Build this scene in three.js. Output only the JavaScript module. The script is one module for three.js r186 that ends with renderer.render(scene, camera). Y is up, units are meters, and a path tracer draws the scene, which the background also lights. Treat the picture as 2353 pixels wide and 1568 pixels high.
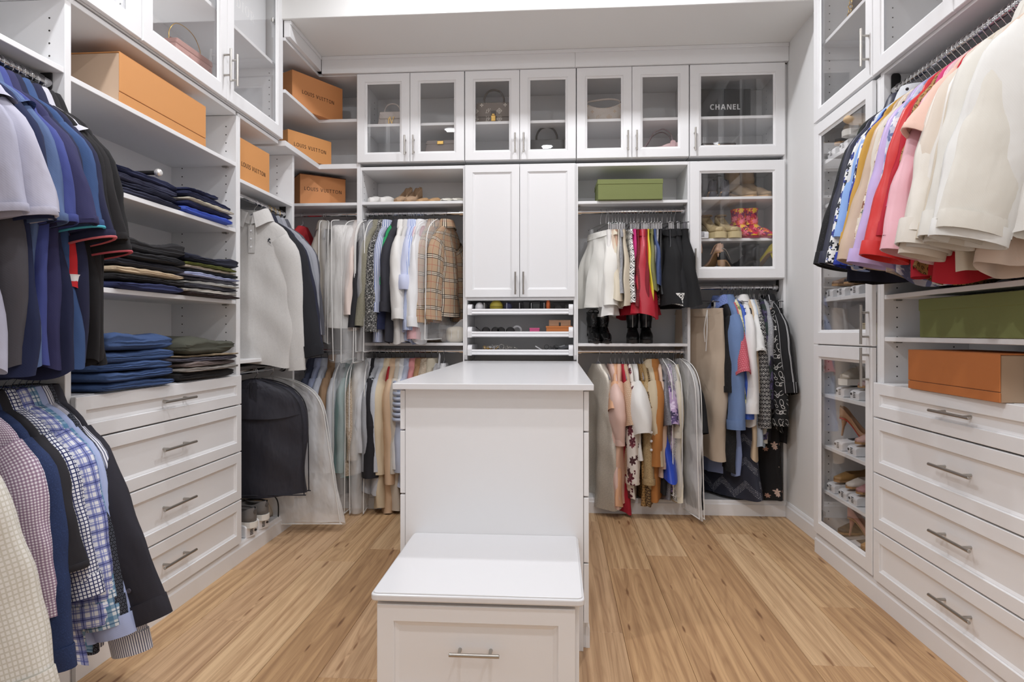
import * as THREE from 'three';
import { mergeGeometries, mergeVertices, toCreasedNormals } from 'three/addons/utils/BufferGeometryUtils.js';
import { RoundedBoxGeometry } from 'three/addons/geometries/RoundedBoxGeometry.js';
import { TextGeometry } from 'three/addons/geometries/TextGeometry.js';
import { FontLoader } from 'three/addons/loaders/FontLoader.js';
import { RectAreaLightUniformsLib } from 'three/addons/lights/RectAreaLightUniformsLib.js';
import { ImprovedNoise } from 'three/addons/math/ImprovedNoise.js';

// ---------------------------------------------------------------- camera, exposure, lamps
const scene = new THREE.Scene();
const camera = new THREE.PerspectiveCamera(56.08, 2353 / 1568, 0.05, 40);
camera.position.set(0, 1.19, 0);
camera.rotation.y = 0.0691;
camera.setViewOffset(2353, 1568, 0, 19.7, 2353, 1568);
scene.add(camera);
const renderer = new THREE.WebGLRenderer({ antialias: true });
renderer.toneMapping = THREE.LinearToneMapping;
renderer.toneMappingExposure = 1.06;
renderer.shadowMap.enabled = true;
RectAreaLightUniformsLib.init();
const CEIL = 3.4;
// x, z, strength of each recessed ceiling lamp
const LAMPS = [[-1.14, -1.62, 0.5], [-0.11, -0.92, 0.36], [0.93, -0.92, 0.38], [-0.78, -3.3, 0.23], [0.42, -3.3, 0.4], [-1.14, 0.5, 0.07], [-0.11, 0.5, 0.06], [0.93, 0.5, 0.07]];
const LAMP_NITS = 900, LAMP_GLOW = 12, LAMP_COLOR = 0xf8f9fd;

// ---------------------------------------------------------------- helpers
function rng(seed) { let s = (seed * 2654435761) >>> 0; return () => { s = (s + 0x6d2b79f5) | 0; let t = Math.imul(s ^ (s >>> 15), 1 | s); t = (t + Math.imul(t ^ (t >>> 7), 61 | t)) ^ t; return ((t ^ (t >>> 14)) >>> 0) / 4294967296; }; }
const V3 = (x, y, z) => new THREE.Vector3(x, y, z);
const lerp = THREE.MathUtils.lerp, clamp = THREE.MathUtils.clamp, sstep = (a, b, x) => { const t = clamp((x - a) / (b - a), 0, 1); return t * t * (3 - 2 * t); };
const counts = {};
const numbered = (n) => { const k = counts[n] = (counts[n] ?? -1) + 1; return k ? `${n}_${String(k).padStart(3, '0')}` : n; };
const seenLabels = new Map();
function tag(o, label, category, group) {
  o.userData.label = label; o.userData.category = category;
  if (group) o.userData.group = group;
  const n = label.split(/\s+/).length;
  if (n < 4 || n > 16) console.log('LABEL LENGTH', n, label);
  if (seenLabels.has(label)) console.log('LABEL TWICE', label);
  seenLabels.set(label, 1);
  return o;
}
function thing(name, label, category, pos = [0, 0, 0], turn = 0, group) {
  const g = new THREE.Group(); g.name = numbered(name); g.position.set(...pos); g.rotation.y = turn;
  scene.add(g); return tag(g, label, category, group);
}
function mg(list) {
  const gs = list.map((g) => { const q = g.index ? g.toNonIndexed() : g; for (const k of Object.keys(q.attributes)) if (!['position', 'normal', 'uv'].includes(k)) q.deleteAttribute(k); return q; });
  return gs.length === 1 ? gs[0] : mergeGeometries(gs);
}
function part(name, geo, mat, parent, kind) {
  const m = new THREE.Mesh(Array.isArray(geo) ? mg(geo) : geo, mat); m.name = name; parent.add(m);
  if (kind) m.userData.kind = kind;
  return m;
}
function struct(name, geo, mat) { const m = part(name, geo, mat, scene); m.userData.kind = 'structure'; return m; }
// box with a small chamfer on every edge, uv in metres
function cbox(w, h, d, b = 0.0015) {
  b = Math.min(b, w / 2.5, h / 2.5, d / 2.5);
  const x = w / 2, y = h / 2, z = d / 2, P = [], N = [], T = [];
  const tri = (a, c, e) => {
    const A = V3(...a), B = V3(...c), C = V3(...e), n = B.clone().sub(A).cross(C.clone().sub(A)).normalize();
    const ctr = A.clone().add(B).add(C); let q = [A, B, C];
    if (n.dot(ctr) < 0) { q = [A, C, B]; n.negate(); }
    const ax = Math.abs(n.x), ay = Math.abs(n.y), az = Math.abs(n.z);
    for (const p of q) { P.push(p.x, p.y, p.z); N.push(n.x, n.y, n.z); if (ay >= ax && ay >= az) T.push(p.x, p.z); else if (ax > az) T.push(p.z, p.y); else T.push(p.x, p.y); }
  };
  const quad = (a, c, e, f) => { tri(a, c, e); tri(a, e, f); };
  const X = x - b, Y = y - b, Z = z - b;
  for (const s of [-1, 1]) {
    quad([s * x, -Y, -Z], [s * x, Y, -Z], [s * x, Y, Z], [s * x, -Y, Z]);
    quad([-X, s * y, -Z], [X, s * y, -Z], [X, s * y, Z], [-X, s * y, Z]);
    quad([-X, -Y, s * z], [X, -Y, s * z], [X, Y, s * z], [-X, Y, s * z]);
    for (const r of [-1, 1]) {
      quad([s * x, r * Y, -Z], [s * X, r * y, -Z], [s * X, r * y, Z], [s * x, r * Y, Z]);
      quad([s * x, -Y, r * Z], [s * X, -Y, r * z], [s * X, Y, r * z], [s * x, Y, r * Z]);
      quad([-X, s * y, r * Z], [-X, s * Y, r * z], [X, s * Y, r * z], [X, s * y, r * Z]);
      for (const q of [-1, 1]) tri([s * x, r * Y, q * Z], [s * X, r * y, q * Z], [s * X, r * Y, q * z]);
    }
  }
  const g = new THREE.BufferGeometry();
  g.setAttribute('position', new THREE.Float32BufferAttribute(P, 3)); g.setAttribute('normal', new THREE.Float32BufferAttribute(N, 3)); g.setAttribute('uv', new THREE.Float32BufferAttribute(T, 2));
  return g;
}
const bx = (x0, x1, y0, y1, z0, z1, b) => cbox(Math.abs(x1 - x0), Math.abs(y1 - y0), Math.abs(z1 - z0), b).translate((x0 + x1) / 2, (y0 + y1) / 2, (z0 + z1) / 2);
const rbox = (w, h, d, r, seg = 2) => new RoundedBoxGeometry(w, h, d, seg, Math.min(r, w / 2.01, h / 2.01, d / 2.01));
const cyl = (r0, r1, h, n = 16, open = false) => new THREE.CylinderGeometry(r0, r1, h, n, 1, open);
function tube(pts, r, seg = 24, n = 8, closed = false) { return new THREE.TubeGeometry(new THREE.CatmullRomCurve3(pts.map((p) => V3(...p)), closed, 'centripetal'), seg, r, n, closed); }
function rod(a, b, r, n = 12) { const A = V3(...a), B = V3(...b), d = B.clone().sub(A), g = cyl(r, r, d.length(), n); g.applyQuaternion(new THREE.Quaternion().setFromUnitVectors(V3(0, 1, 0), d.clone().normalize())); return g.translate(...A.add(B).multiplyScalar(0.5).toArray()); }
// surface through rings of points; u runs round the ring in metres of the middle ring, v down the rings in metres
function loft(rings, { closed = true, cap0 = false, cap1 = false } = {}) {
  const n = rings[0].length, m = closed ? n + 1 : n, P = [], T = [], I = [];
  const dist = (a, b) => Math.hypot(a[0] - b[0], a[1] - b[1], a[2] - b[2]);
  const mid = rings[rings.length >> 1]; const us = [0];
  for (let i = 1; i < m; i++) us.push(us[i - 1] + dist(mid[i % n], mid[i - 1]));
  let v = 0;
  rings.forEach((r, j) => {
    if (j) v += (dist(r[0], rings[j - 1][0]) + dist(r[n >> 1], rings[j - 1][n >> 1])) / 2;
    for (let i = 0; i < m; i++) { P.push(...r[i % n]); T.push(us[i], -v); }
  });
  for (let j = 0; j + 1 < rings.length; j++) for (let i = 0; i + 1 < m; i++) { const a = j * m + i, b = a + 1, c = a + m, d = c + 1; I.push(a, c, b, b, c, d); }
  for (const [on, j, f] of [[cap0, 0, 1], [cap1, rings.length - 1, 0]]) if (on) {
    const r = rings[j], k = P.length / 3; let x = 0, y = 0, z = 0; for (const p of r) { x += p[0] / n; y += p[1] / n; z += p[2] / n; }
    P.push(x, y, z); T.push(0, 0);
    for (let i = 0; i < n; i++) { const a = j * m + i, b = j * m + (i + 1) % m; f ? I.push(k, a, b) : I.push(k, b, a); }
  }
  const g = new THREE.BufferGeometry();
  g.setAttribute('position', new THREE.Float32BufferAttribute(P, 3)); g.setAttribute('uv', new THREE.Float32BufferAttribute(T, 2)); g.setIndex(I);
  g.computeVertexNormals();
  if (closed) { const N = g.attributes.normal; for (let j = 0; j < rings.length; j++) { const a = j * m, b = a + n, q = V3(N.getX(a) + N.getX(b), N.getY(a) + N.getY(b), N.getZ(a) + N.getZ(b)).normalize(); N.setXYZ(a, q.x, q.y, q.z); N.setXYZ(b, q.x, q.y, q.z); } }
  return g;
}
function extrude(shape, depth, bevel = 0.002, seg = 1, curve = 8) { return new THREE.ExtrudeGeometry(shape, { depth: depth - 2 * bevel, bevelEnabled: bevel > 0, bevelThickness: bevel, bevelSize: bevel, bevelOffset: -bevel, bevelSegments: seg, curveSegments: curve }).translate(0, 0, bevel); }
function poly(pts) { const s = new THREE.Shape(); pts.forEach((p, i) => (i ? s.lineTo(...p) : s.moveTo(...p))); s.closePath(); return s; }
function rrect(x0, y0, x1, y1, r) { const s = new THREE.Shape(); s.moveTo(x0 + r, y0); s.lineTo(x1 - r, y0); s.quadraticCurveTo(x1, y0, x1, y0 + r); s.lineTo(x1, y1 - r); s.quadraticCurveTo(x1, y1, x1 - r, y1); s.lineTo(x0 + r, y1); s.quadraticCurveTo(x0, y1, x0, y1 - r); s.lineTo(x0, y0 + r); s.quadraticCurveTo(x0, y0, x0 + r, y0); return s; }
function rectFrame(x0, y0, x1, y1, f) { const s = poly([[x0, y0], [x1, y0], [x1, y1], [x0, y1]]); s.holes.push(poly([[x0 + f, y0 + f], [x0 + f, y1 - f], [x1 - f, y1 - f], [x1 - f, y0 + f]])); return s; }
const noise = new ImprovedNoise();
const fbm = (x, y, z = 0, o = 4) => { let s = 0, a = 0.5; for (let i = 0; i < o; i++) { s += a * noise.noise(x, y, z); x *= 2; y *= 2; z *= 2; a *= 0.5; } return s; };

// ---------------------------------------------------------------- materials
const std = (p) => new THREE.MeshStandardMaterial(p), phy = (p) => new THREE.MeshPhysicalMaterial(p);
function canvasTex(w, h, draw, srgb = true) {
  const c = document.createElement('canvas'); c.width = w; c.height = h; draw(c.getContext('2d'), w, h);
  const t = new THREE.CanvasTexture(c); t.wrapS = t.wrapT = THREE.RepeatWrapping; if (srgb) t.colorSpace = THREE.SRGBColorSpace; t.anisotropy = 8; return t;
}
function dataTex(w, h, f, srgb = false) {
  const d = new Uint8Array(w * h * 4);
  for (let y = 0; y < h; y++) for (let x = 0; x < w; x++) { const c = f(x, y), o = (y * w + x) * 4; d[o] = c[0]; d[o + 1] = c[1]; d[o + 2] = c[2]; d[o + 3] = 255; }
  const t = new THREE.DataTexture(d, w, h); t.wrapS = t.wrapT = THREE.RepeatWrapping; t.magFilter = THREE.LinearFilter; t.minFilter = THREE.LinearMipmapLinearFilter; t.generateMipmaps = true; if (srgb) t.colorSpace = THREE.SRGBColorSpace; t.needsUpdate = true; return t;
}
const per = (f, x, y, w, h) => { const a = x / w, b = y / h; return f(x, y) * (1 - a) * (1 - b) + f(x - w, y) * a * (1 - b) + f(x, y - h) * (1 - a) * b + f(x - w, y - h) * a * b; };
// cloth relief: soft vertical creases and a fine weave
const clothBump = dataTex(256, 256, (x, y) => {
  const c = per((a, b) => fbm(a / 34, b / 80, 3, 3), x, y, 256, 256) + 0.5 * per((a, b) => fbm(a / 60 + b / 50, b / 60, 8, 2), x, y, 256, 256);
  const w = ((x + y) % 2) * 10 + ((x * 7 + y * 13) % 5) * 2, g = clamp(128 + c * 190 + w - 8, 0, 255); return [g, g, g];
});
clothBump.repeat.set(2.6, 2.6);
const paintBump = dataTex(256, 256, (x, y) => { const g = clamp(128 + 90 * per((a, b) => fbm(a / 5, b / 5, 1, 3), x, y, 256, 256), 0, 255); return [g, g, g]; });
paintBump.repeat.set(3, 3);
const M = {
  white: std({ color: 0xf1f1f2, roughness: 0.42 }),
  counter: std({ color: 0xe6e6e8, roughness: 0.22 }),
  wall: std({ color: 0xebebea, roughness: 0.85, bumpMap: paintBump, bumpScale: 0.0004 }),
  ceiling: std({ color: 0xf0f0ee, roughness: 0.9, bumpMap: paintBump, bumpScale: 0.0004 }),
  pin: std({ color: 0x33322f, roughness: 0.8 }),
  steel: std({ color: 0xb4b0aa, roughness: 0.28, metalness: 1 }),
  chrome: std({ color: 0xd6d6d8, roughness: 0.1, metalness: 1 }),
  gold: std({ color: 0xd8b060, roughness: 0.25, metalness: 1 }),
  black: std({ color: 0x1a191a, roughness: 0.5 }),
  blackGloss: std({ color: 0x121213, roughness: 0.18 }),
  glass: phy({ color: 0xffffff, roughness: 0.0, transmission: 1, thickness: 0, ior: 1.5 }),
  film: phy({ color: 0xffffff, roughness: 0.22, transparent: true, opacity: 0.24, side: THREE.DoubleSide, bumpMap: clothBump, bumpScale: 0.006 }),
  milky: phy({ color: 0xffffff, roughness: 0.26, transparent: true, opacity: 0.46, side: THREE.DoubleSide, bumpMap: clothBump, bumpScale: 0.012 }),
  piping: std({ color: 0xf0efec, roughness: 0.7 }),
  plastic: std({ color: 0xeeeef0, roughness: 0.35 }),
  slot: std({ color: 0x3a3a3c, roughness: 0.7 }),
};
const cache = new Map();
function plain(hex, o = {}) {
  const k = hex + JSON.stringify(o); if (!cache.has(k)) cache.set(k, std({ color: hex, roughness: 0.88, bumpMap: clothBump, bumpScale: 0.004, side: THREE.DoubleSide, ...o })); return cache.get(k);
}
function cloth(hex, o = {}) { return plain(hex, o); }
const solid = (hex, r = 0.5, m = 0) => plain(hex, { roughness: r, metalness: m, bumpMap: null });
// printed cloth: a canvas tile of tw x th metres
function print(tw, th, px, draw, o = {}) {
  const t = canvasTex(px, Math.round(px * th / tw), draw); t.repeat.set(1 / tw, 1 / th);
  return std({ map: t, roughness: 0.88, bumpMap: clothBump, bumpScale: 0.004, side: THREE.DoubleSide, ...o });
}
const fill = (c, w, h, col) => { c.fillStyle = col; c.fillRect(0, 0, w, h); };
const gingham = (bg, fg, s) => print(s, s, 64, (c, w, h) => { fill(c, w, h, bg); c.fillStyle = fg; c.globalAlpha = 0.55; c.fillRect(0, 0, w / 2, h); c.fillRect(0, 0, w, h / 2); });
const gridCheck = (bg, fg, s, lw) => print(s, s, 64, (c, w, h) => { fill(c, w, h, bg); c.fillStyle = fg; c.fillRect(0, 0, w * lw, h); c.fillRect(0, 0, w, h * lw); });
const stripes = (bg, fg, s, lw) => print(s, s, 64, (c, w, h) => { fill(c, w, h, bg); c.fillStyle = fg; c.fillRect(0, 0, w * lw, h); });
function plaid(bg, bands, s) { return print(s, s, 128, (c, w, h) => { fill(c, w, h, bg); for (const [col, p, q, al] of bands) { c.fillStyle = col; c.globalAlpha = al; c.fillRect(p * w, 0, q * w, h); c.fillRect(0, p * h, w, q * h); } }); }
function speckle(bg, cols, s, px, n, r, seed, o) { return print(s, s, px, (c, w, h) => { fill(c, w, h, bg); const R = rng(seed); for (let i = 0; i < n; i++) { c.fillStyle = cols[Math.floor(R() * cols.length)]; const x = R() * w, y = R() * h, q = r * (0.5 + R()) * w; for (const dx of [-w, 0, w]) for (const dy of [-h, 0, h]) { c.fillRect(x + dx, y + dy, q, q * 0.8); } } }, o); }
function floral(bg, cols, s, n, r, seed, o) {
  return print(s, s, 192, (c, w, h) => {
    fill(c, w, h, bg); const R = rng(seed);
    for (let i = 0; i < n; i++) {
      const x = R() * w, y = R() * h, q = r * (0.55 + R()) * w, col = cols[i % cols.length], k = 4 + Math.floor(R() * 3), a0 = R() * 6;
      for (const dx of [-w, 0, w]) for (const dy of [-h, 0, h]) for (let j = 0; j < k; j++) { c.fillStyle = col; c.beginPath(); const a = a0 + j * 6.283 / k; c.ellipse(x + dx + Math.cos(a) * q * 0.6, y + dy + Math.sin(a) * q * 0.6, q * 0.55, q * 0.3, a, 0, 6.3); c.fill(); }
    }
  }, o);
}
function glyphs(bg, fg, s, n, seed, kind, o) {
  return print(s, s, 192, (c, w, h) => {
    fill(c, w, h, bg); c.strokeStyle = fg; c.fillStyle = fg; c.lineWidth = w * 0.018; const R = rng(seed);
    for (let i = 0; i < n; i++) for (let j = 0; j < n; j++) {
      const x = (i + 0.5 + (j % 2) * 0.5) * w / n, y = (j + 0.5) * h / n, q = w / n * 0.34;
      for (const dx of [-w, 0]) {
        c.save(); c.translate(x + dx, y); c.rotate(kind === 'diamond' ? 0.785 : R() * 3);
        if (kind === 'diamond') { c.strokeRect(-q, -q, 2 * q, 2 * q); c.fillRect(-q * 0.4, -q * 0.4, q * 0.8, q * 0.8); }
        else if (kind === 'chain') { c.beginPath(); c.ellipse(0, 0, q, q * 0.6, 0, 0, 6.3); c.stroke(); c.beginPath(); c.ellipse(q * 1.5, 0, q * 0.7, q * 0.4, 0.5, 0, 6.3); c.stroke(); }
        else if (kind === 'ring') { c.beginPath(); c.arc(0, 0, q * 0.8, 0, 6.3); c.stroke(); }
        else { c.beginPath(); c.ellipse(0, 0, q, q * 0.6, 0, 0.6, 5.6); c.stroke(); c.fillRect(-q * 0.2, -q * 0.2, q * 0.4, q * 0.4); }
        c.restore();
      }
    }
  }, o);
}
const font = await new FontLoader().loadAsync('fonts/droid/droid_sans_regular.typeface.json');
const fontBold = await new FontLoader().loadAsync('fonts/droid/droid_sans_bold.typeface.json');
const fontSerif = await new FontLoader().loadAsync('fonts/droid/droid_serif_regular.typeface.json');
// raised print, letter by letter with spacing, centred on the origin and facing +z
function letters(text, size, spacing, f = font, depth = 0.0008) {
  const gs = []; let x = 0;
  for (const ch of text) {
    if (ch === ' ') { x += size * 0.45; continue; }
    const g = new TextGeometry(ch, { font: f, size, depth, curveSegments: 5, bevelEnabled: false }); g.computeBoundingBox(); const b = g.boundingBox;
    g.translate(x - b.min.x, 0, 0); x += b.max.x - b.min.x + spacing; gs.push(g);
  }
  return mg(gs).translate(-(x - spacing) / 2, -size / 2, 0);
}

// ---------------------------------------------------------------- the room
const XL = -2.0, XR = 1.775, ZB = -4.66, ZF = 1.3, XRB = 1.49;      // walls: left, right (behind the right cabinets), back, behind the camera; right return by the back run
struct('wall_left', bx(XL - 0.12, XL, 0, CEIL + 0.1, ZB - 0.12, ZF + 0.12), M.wall);
struct('wall_right', bx(XR, XR + 0.12, 0, CEIL + 0.1, ZB - 0.12, ZF + 0.12), M.wall);
struct('wall_back', bx(XL, XR, 0, CEIL + 0.1, ZB - 0.12, ZB), M.wall);
struct('wall_front', bx(XL, XR, 0, CEIL + 0.1, ZF, ZF + 0.12), M.wall);
struct('wall_return', bx(XRB, XR - 0.001, 0, CEIL, ZB + 0.001, -3.6), M.wall);
struct('ceiling', bx(XL - 0.12, XR + 0.12, CEIL, CEIL + 0.12, ZB - 0.12, ZF + 0.12), M.ceiling);
struct('ceiling_soffit', bx(XL + 0.001, XR - 0.001, 3.05, CEIL - 0.001, ZB + 0.001, -3.695, 0.003), M.ceiling);
{ // oak floor, plank by plank
  const floor = struct('floor', bx(XL - 0.12, XR + 0.12, -0.15, -0.012, ZB - 0.12, ZF + 0.12), std({ color: 0x5a4632, roughness: 0.9 }));
  const woods = [];
  for (let k = 0; k < 5; k++) {
    const R = rng(40 + k), ox = R() * 50, knots = Array.from({ length: 3 + (k % 2) }, () => [R() * 200 + 28, R() * 960 + 30, 5 + R() * 9]);
    const light = [[218, 182, 138], [207, 168, 124], [222, 188, 146], [200, 161, 118], [213, 177, 138]][k], dark = [[128, 88, 56], [118, 80, 50], [138, 98, 66], [116, 80, 52], [130, 92, 62]][k];
    const t = dataTex(256, 1024, (x, y) => {
      let dx = 0, knot = 0;
      for (const [kx, ky, kr] of knots) { const ex = (x - kx), ey = (y - ky) / 4, d = Math.hypot(ex, ey); dx += Math.sign(ex || 1) * 34 * Math.exp(-d / (kr * 2.2)); knot = Math.max(knot, sstep(kr, kr * 0.25, d)); }
      const u = (x + dx) / 256, v = y / 1024;
      const warp = fbm(u * 1.8 + ox, v * 1.1, 1, 3) * 1.5, cath = 0.5 + 0.5 * Math.sin((u * 6 + warp * 5 + v * 0.6) * 6.283);
      const fine = fbm(u * 60 + ox, v * 2.6, 5, 3), streak = fbm(u * 9 + ox, v * 0.9, 2, 4), pore = fbm(u * 150, v * 12, 7, 2) > 0.3 ? 0.14 : 0;
      const m = clamp(0.16 + 0.13 * Math.pow(cath, 3) + fine * 0.26 + streak * 0.72 + pore + knot * 0.62, 0, 1);
      return [0, 1, 2].map((i) => clamp(lerp(light[i], dark[i], m), 0, 255));
    }, true);
    const rough = t.clone(); rough.colorSpace = THREE.NoColorSpace;
    woods.push(std({ map: t, roughness: 0.5, bumpMap: rough, bumpScale: 0.0006 }));
  }
  const pw = 0.217, R = rng(5), geos = new Map();
  const plankGeo = (len, v) => { const k = len.toFixed(3) + v; if (!geos.has(k)) { const g = cbox(pw - 0.0012, 0.012, len - 0.0012, 0.0012); const p = g.attributes.position, uv = g.attributes.uv; for (let i = 0; i < uv.count; i++) uv.setXY(i, (p.getX(i) / pw + 0.5) * (v & 1 ? -1 : 1), p.getZ(i) / 1.56 * (v & 2 ? -1 : 1) + 0.5); geos.set(k, g); } return geos.get(k); };
  for (let i = 0; i < 15; i++) {
    const x = -1.69 + pw * i; let z = ZB + 0.4 - [0.35, 1.1, 0.7, 1.3, 0.1, 0.9, 0.5][(i * 3) % 7];
    while (z < 0.9) {
      const len = 1.5, z0 = Math.max(z, -4.3), z1 = Math.min(z + len, 0.9);
      if (z1 - z0 > 0.05) { const m = part('plank', plankGeo(z1 - z0, Math.floor(R() * 4)), woods[Math.floor(R() * 5)], floor); m.position.set(x + pw / 2, -0.0062, (z0 + z1) / 2); }
      z += len;
    }
  }
}
// baseboards with a moulded top edge
const basePro = poly([[0, 0], [0.016, 0], [0.016, 0.072], [0.011, 0.08], [0.009, 0.09], [0.004, 0.1], [0, 0.1]]);
const baseGeo = (len) => new THREE.ExtrudeGeometry(basePro, { depth: len, bevelEnabled: false });    // runs along +z, faces +x
struct('baseboard_right', baseGeo(0.68).rotateY(Math.PI).translate(XRB, 0, -3.6), M.white);
struct('baseboard_front', baseGeo(XR - XL).rotateY(Math.PI / 2).translate(XL, 0, ZF).scale(1, 1, 1), M.white);
for (const [x, z, s] of LAMPS) {
  const g = thing('recessed_downlight', `round white recessed ceiling lamp at ${x < -0.5 ? 'the left' : x > 0.7 ? 'the right' : x > 0 ? 'the middle right' : 'the middle'}, ${z < -3 ? 'by the soffit' : z < -1.2 ? 'beside the left cabinets' : z < 0 ? 'above the bench' : 'behind the viewer'}`, 'ceiling lamp', [x, CEIL, z], 0);
  part('trim_ring', new THREE.LatheGeometry([[0.068, -0.012], [0.07, -0.002], [0.09, -0.006], [0.094, -0.001]].map((p) => new THREE.Vector2(...p)), 32), M.plastic, g);
  part('lens', cyl(0.069, 0.069, 0.004, 32).translate(0, -0.006, 0), std({ color: 0xffffff, emissive: LAMP_COLOR, emissiveIntensity: LAMP_GLOW }), g);
  const l = new THREE.RectAreaLight(LAMP_COLOR, LAMP_NITS * s * 1.6, 0.095, 0.095); l.position.set(0, -0.016, 0); l.rotation.x = -Math.PI / 2; g.add(l);
}

// ---------------------------------------------------------------- cabinetry
// Units are built facing +z, r along the wall, y up, z out of the cabinet (front edges of the panels at z = 0).
const SIDES = { B: { at: (r) => [r, 0, -4.26], turn: 0, depth: 0.398 }, L: { at: (r) => [-1.645, 0, -r], turn: Math.PI / 2, depth: 0.353 }, R: { at: (r) => [1.415, 0, r], turn: -Math.PI / 2, depth: 0.358 } };
function unit(side, c, name, label, cat = 'cabinet', group) {
  const S = SIDES[side], g = thing(name, label, cat, S.at(c), S.turn, group), u = { g, c, D: S.depth };
  u.box = (n, r0, r1, y0, y1, z0, z1, mat = M.white, parent = g) => part(n, bx(r0 - c, r1 - c, y0, y1, z0, z1), mat, parent);
  u.add = (n, geo, mat = M.white, parent = g, kind) => part(n, geo, mat, parent, kind);
  u.panel = (r0, r1, y0, y1) => u.box('side_panel', r0, r1, y0, y1, -u.D, 0);
  u.shelf = (r0, r1, y, th = 0.019, z1 = -0.003) => u.box('shelf', r0, r1, y - th, y, -u.D, z1);     // y is the top face
  u.back = (r0, r1, y0, y1) => u.box('back_panel', r0, r1, y0, y1, -u.D, -u.D + 0.006);
  u.base = (r0, r1) => { u.box('base_shelf', r0, r1, 0.078, 0.097, -u.D, 0); u.add('toe_kick', baseGeo(r1 - r0).rotateY(-Math.PI / 2).translate(r1 - c, 0, 0)); };
  // drilled rows for shelf pins on the face of a panel at r, facing dir
  u.pins = (r, dir, y0, y1, zs = [-0.055, -0.29]) => { const gs = []; for (const z of zs) for (let y = y0; y <= y1; y += 0.0425) gs.push(cyl(0.0032, 0.0032, 0.0012, 7).rotateZ(Math.PI / 2).translate(r - c + dir * 0.0003, y, z)); u.add('pin_hole', gs, M.pin, g, 'stuff'); };
  u.clips = (r0, r1, ys) => { for (const y of ys) for (const r of [r0 + 0.008, r1 - 0.008]) u.add('shelf_support', bx(r - c - 0.008, r - c + 0.008, y - 0.026, y - 0.0195, -0.07, -0.04), M.steel); };
  u.door = (r0, r1, y0, y1, o = {}) => {
    const f = o.f ?? 0.056, th = 0.02, a = r0 - c + 0.0015, b = r1 - c - 0.0015, z = 0.002;
    const d = u.add('door', [extrude(rectFrame(a, y0 + 0.0015, b, y1 - 0.0015, f), th, 0.0022).translate(0, 0, z), bead(a + f, y0 + 0.0015 + f, b - f, y1 - 0.0015 - f, 0.013, z + 0.004)]);
    if (o.solid) u.add('panel', bx(a + f - 0.004, b - f + 0.004, y0 + f - 0.004, y1 - f + 0.004, z + 0.003, z + 0.0095), M.white, d);
    else u.add('glass_pane', bx(a + f - 0.004, b - f + 0.004, y0 + f - 0.004, y1 - f + 0.004, z + 0.003, z + 0.006, 0.0003), M.glass, d);
    if (o.h) { const hx = o.h < 0 ? a + f * 0.48 : b - f * 0.48; u.add('handle', barHandle(o.hl ?? 0.145, true).translate(hx, o.hy, z + th), M.steel, d); }
    for (const y of o.hinges ?? []) u.add('hinge', [bx(-0.045, 0.0, -0.012, 0.012, -0.02, -0.008), cyl(0.017, 0.017, 0.01, 14).rotateX(Math.PI / 2).translate(0.004, 0, -0.006)].map((q) => q.translate(o.h < 0 ? b - 0.028 : a + 0.06, y, z)), M.steel, d);
    return d;
  };
  u.drawer = (r0, r1, y0, y1, o = {}) => {
    const a = r0 - c, b = r1 - c, f = o.f ?? 0.05, z = o.z ?? 0.002;
    const d = u.add('drawer', [extrude(rectFrame(a, y0 + 0.0015, b, y1 - 0.0015, f), 0.02, 0.0022).translate(0, 0, z), bead(a + f, y0 + 0.0015 + f, b - f, y1 - 0.0015 - f, 0.014, z + 0.004), bx(a + 0.012, b - 0.012, y0 + 0.008, y1 - 0.012, -0.3, 0)]);
    u.add('panel', bx(a + f - 0.004, b - f + 0.004, y0 + f - 0.004, y1 - f + 0.004, z + 0.001, z + 0.0095), M.white, d);
    u.add('handle', barHandle(o.hl ?? 0.235, false).translate((a + b) / 2 + (o.hx ?? 0), (y0 + y1) / 2 + 0.008, z + 0.0095), M.steel, d);
    return d;
  };
  u.rail = (r0, r1, y, z, label) => {
    const q = thing('hanging_rail', label, 'clothes rail', S.at((r0 + r1) / 2), S.turn), h = (r1 - r0) / 2;
    part('rail_tube', cyl(0.0135, 0.0135, 2 * h - 0.02, 18).rotateZ(Math.PI / 2).translate(0, y, z), M.chrome, q);
    for (const s of [-1, 1]) {
      const k = [extrude(rrect(-0.02, -0.026, 0.02, 0.075, 0.019), 0.006, 0.001).rotateY(Math.PI / 2).translate(-0.003, 0, 0)];
      part('wall_plate', k.map((e) => e.translate(s * (h - 0.0045), y - 0.0, z)), M.black, q);
      part('rail_socket', [cyl(0.021, 0.021, 0.03, 18).rotateZ(Math.PI / 2).translate(s * (h - 0.02), y, z)], M.chrome, q);
    }
    return q;
  };
  return u;
}
// sloped moulding inside a door or drawer frame
function bead(x0, y0, x1, y1, w, z) {
  const out = [[x0, y0], [x1, y0], [x1, y1], [x0, y1]], inn = [[x0 + w, y0 + w], [x1 - w, y0 + w], [x1 - w, y1 - w], [x0 + w, y1 - w]], P = [], T = [], zo = z + 0.0125, zi = z + 0.0045;
  const q = (a, b, c, d) => { for (const p of [a, b, c, a, c, d]) { P.push(...p); T.push(p[0], p[1]); } };
  const so = z + 0.010;
  for (let i = 0; i < 4; i++) { const j = (i + 1) % 4, mid = (p, k) => [p[0] * 0.75 + k[0] * 0.25, p[1] * 0.75 + k[1] * 0.25]; const a = out[i], b = out[j], c = mid(out[j], inn[j]), d = mid(out[i], inn[i]); q([...a, so], [...b, so], [...c, so], [...d, so]); q([...d, so], [...c, so], [...inn[j], zi], [...inn[i], zi]); }
  const g = new THREE.BufferGeometry(); g.setAttribute('position', new THREE.Float32BufferAttribute(P, 3)); g.setAttribute('uv', new THREE.Float32BufferAttribute(T, 2)); g.computeVertexNormals(); return g;
}
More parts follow.
